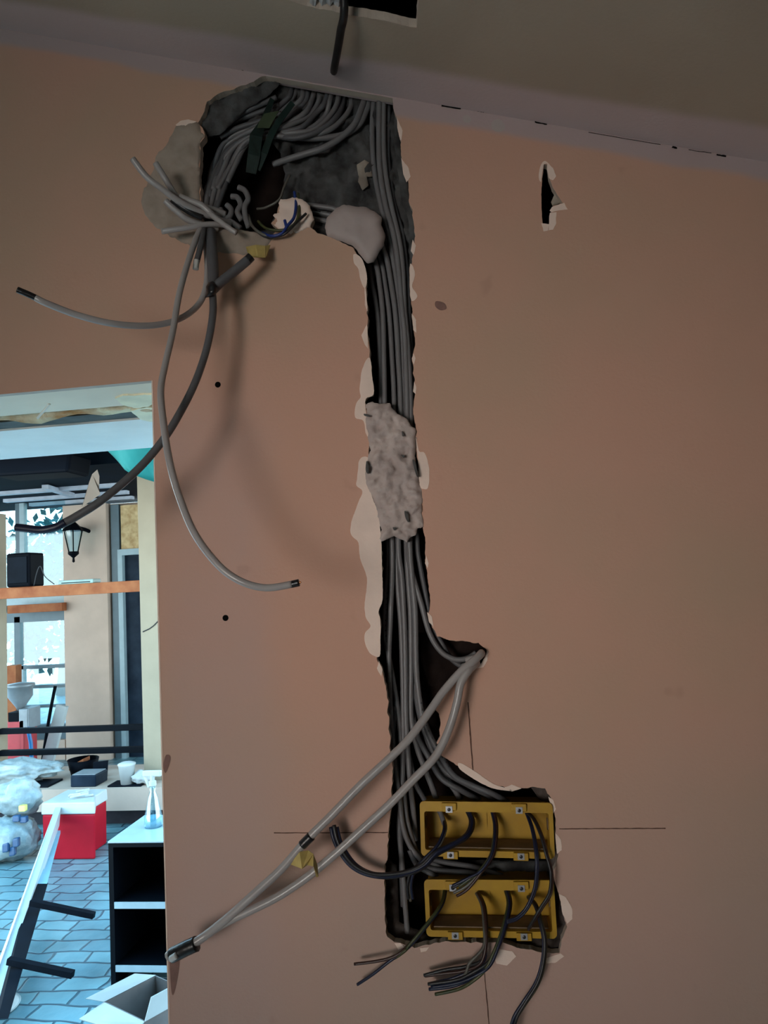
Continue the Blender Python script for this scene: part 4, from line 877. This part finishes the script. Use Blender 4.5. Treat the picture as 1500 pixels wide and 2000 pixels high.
# bags on floor
p = flr(35, 1688); o = blob('plastic_bag', (p.x-.13, p.y+.08, .14), .20, .14, .14, 'bag_white', seed=9, nz=.22); tag(o, 'white plastic bag with dark blue patches on the floor left of the cooler', 'bag')
for (u, v) in ((12,1655), (32,1645), (25,1662)):
    q_ = at(u, v, p.y-.062); MB().obox(q_, Vector((.024, -.008, .006)), Vector((.004, .012, .002)), Vector((-.004, .006, .026))).build('printed_patch', 'bag_blue', o, bevel=.008)
o2_ = blob('plastic_bag', (p.x-.08, p.y+.14, .38), .15, .11, .115, 'bag_white', seed=11, nz=.22); tag(o2_, 'knotted white plastic bag with a yellow label lying on the lower bag', 'bag')
for (u, v, m) in ((45,1578,'bag_yellow'), (33,1598,'bag_blue'), (47,1600,'bag_blue')):
    q_ = at(u, v, p.y+.035); MB().obox(q_, Vector((.026, -.006, .002)), Vector((.003, .014, .002)), Vector((-.004, .005, .018))).build('printed_patch', m, o2_, bevel=.006)
# overturned metal frame leaning on the cooler
fm = empty('folding_table', flr(0, 1900), 'white-edged folding table with two dark legs leaning against the red cooler', 'table')
nearY, farY = 3.0, pf.y-.06
def q4(a, b, ya, yb): return at(*a, ya), at(*b, yb)
MB().hexa([at(-36, 1985, 2.85), at(-10, 1985, 2.85), at(-8, 1960, 2.95), at(-34, 1960, 2.95)], [at(104, 1612, farY), at(116, 1612, farY), at(119, 1577, farY+.05), at(108, 1577, farY+.05)]).build('white_edge', 'white_metal', fm)
MB().hexa([at(68, 1726, 3.85), at(92, 1726, 3.85), at(92, 1722, 3.9), at(68, 1722, 3.9)], [at(106, 1627, farY-.03), at(118, 1627, farY-.03), at(118, 1622, farY+.02), at(106, 1622, farY+.02)]).build('side_panel', 'pale_blue_metal', fm)
MB().hexa([at(-4, 1990, 2.80), at(16, 1990, 2.80), at(16, 1960, 2.90), at(-4, 1960, 2.90)], [at(60, 1728, 3.84), at(92, 1728, 3.84), at(94, 1724, 3.9), at(62, 1724, 3.9)]).build('under_frame', 'dark_metal', fm)
for a, b, y in (((60,1762), (184,1788), 3.55), ((16,1876), (143,1903), 3.12)):
    A_, B_ = at(*a, y), at(*b, y+.02); dv = (B_-A_).normalized()
    MB().obox((A_+B_)/2, dv*(B_-A_).length/2, Vector((0, .014, 0)), dv.cross(Vector((0, 1, 0)))*.014).build('leg', 'dark_metal', fm, bevel=.002)
# cabinet with bottle
c0_ = flr(217, 1930); czt = at(217, 1645, c0_.y).z; cxx0 = c0_.x; cxx1 = cxx0+.60; cy0 = c0_.y; cy1 = cy0+.36; th = .022
cb = empty('shelf_cabinet', Vector((cxx0+.3, cy0+.2, 0)), 'black open shelf cabinet with a pale top beside the jamb', 'cabinet')
MB().box(cxx0, cxx0+th, cy0, cy1, 0, czt-th).box(cxx1-th, cxx1, cy0, cy1, 0, czt-th).box(cxx0+th, cxx1-th, cy1-th, cy1, 0, czt-th).box(cxx0, cxx1, cy0, cy1, czt-th, czt-.004).build('carcass', 'cabinet_black', cb)
MB().box(cxx0-.002, cxx1+.002, cy0-.003, cy1, czt-.004, czt+.004).build('top_panel', 'cabinet_top', cb, bevel=.002)
for v0, v1 in ((1762,1775), (1886,1899)):
    za, zb = at(270, v0, cy0).z, at(270, v1, cy0).z
    sh = MB().box(cxx0+th, cxx1-th, cy0+.004, cy1-th, zb, za).build('shelf', 'cabinet_black', cb); MB().box(cxx0+th, cxx1-th, cy0, cy0+.004, zb, za).build('shelf_edging', 'cabinet_top', sh)
bc_ = flr(300, 1614, czt+.004); bp_ = Vector((bc_.x, bc_.y, czt+.004)); sbt = empty('spray_bottle', bp_, 'clear spray bottle with a pale trigger head on the cabinet top', 'bottle')
MB().lathe(bp_, [(.040, 0), (.042, .01), (.040, .05), (.022, .13), (.014, .16), (.014, .185)], 20).build('bottle', 'bottle_plastic', sbt, smooth=True)
MB().lathe(bp_, [(.036, .002), (.036, .045), (.001, .046)], 20).build('liquid', 'pale_blue_metal', sbt, smooth=True)
MB().lathe(bp_+Vector((0, 0, .185)), [(.017, 0), (.017, .02), (.010, .024), (.012, .05)], 14).build('neck', 'white_plastic', sbt)
MB().obox(bp_+Vector((0.0, 0, .24)), Vector((.045, 0, 0)), Vector((0, .010, 0)), Vector((0, 0, .013))).build('spray_head', 'white_plastic', sbt, bevel=.004)
MB().obox(bp_+Vector((-.028, 0, .205)), Vector((.004, 0, .003)), Vector((0, .006, 0)), Vector((-.010, 0, .026))).build('trigger', 'white_plastic', sbt)
# open carton
cc = flr(300, 2050, .02); ct = empty('open_carton', Vector((cc.x, cc.y, 0)), 'open carton with raised white flaps at the foot of the cabinet', 'carton')
zt = .30; Q0 = flr(203, 1957, zt); Q1 = flr(304, 1905, zt); Q3 = flr(282, 1995, zt); Q2 = Q1+(Q3-Q0)
def dn(p_): return Vector((p_.x, p_.y, 0))
def panel(a, b, c, d, m='cardboard_brown', nm='carton_side'):
    n_ = (b-a).cross(d-a).normalized()*.004; return MB().hexa([a, b, c, d], [a+n_, b+n_, c+n_, d+n_]).build(nm, m, ct)
for a, b in ((Q0, Q1), (Q1, Q2), (Q2, Q3), (Q3, Q0)): panel(dn(a), dn(b), b, a)
panel(dn(Q0), dn(Q1), dn(Q2), dn(Q3), nm='carton_bottom')
panel(Q0, Q1, flr(262, 1902, zt+.03), flr(166, 1951, zt+.03), 'cardboard_white', 'flap')
panel(Q0, Q3, flr(262, 2022, zt-.03), flr(154, 1990, zt-.03), 'cardboard_white', 'flap')
panel(Q3, Q2, Q2+Vector((.01, .03, .06)), Q3+Vector((.01, .03, .06)), 'cardboard_white', 'flap')
# plate on floor
p = flr(0, 1972); o = MB().lathe(Vector((p.x-.03, p.y, 0.0)), [(.07, 0), (.10, .006), (.105, .016), (.095, .012), (.06, .008)], 32).build('round_plate', 'white_plastic', smooth=True); tag(o, 'round white plate lying on the stone floor at the lower left', 'plate')
# trees
def tree(x, y, h, label, sd):
    rnd = random.Random(sd); t = empty('garden_tree', (x, y, 0), label, 'tree', 'trees seen through the window')
    MB().tube([Vector((x, y, 0)), Vector((x+.1, y, h*.35)), Vector((x-.05, y+.1, h*.7))], [.16, .12, .05], 8).build('trunk', 'bark', t, True)
    V = []; Fc = []
    cl_ = [Vector((x+rnd.uniform(-0.9, 0.9), y+rnd.uniform(-.9, .9), h*rnd.uniform(.3, .9))) for _ in range(16)]
    for i in range(1900):
        c_ = cl_[i % 16]+Vector((rnd.gauss(0, .32), rnd.gauss(0, .32), rnd.gauss(0, .28)))
        a = Vector((rnd.gauss(0, 1), rnd.gauss(0, 1), rnd.gauss(0, 1))).normalized()*.11; b = a.orthogonal().normalized()*.05
        n_ = len(V); V += [c_-a, c_+b, c_+a, c_-b]; Fc.append((n_, n_+1, n_+2, n_+3))
    link('crown', V, Fc, 'leaf', t)
for x, y, h, lb, sd in ((-7.3, 12.3, 3.2, 'leafy garden tree outside the window, right one nearest the pillar', 1), (-9.9, 12.9, 3.0, 'leafy garden tree outside the window, middle one', 2), (-12.5, 13.0, 2.5, 'low leafy garden tree outside the window at far left', 3)): tree(x, y, h, lb, sd)
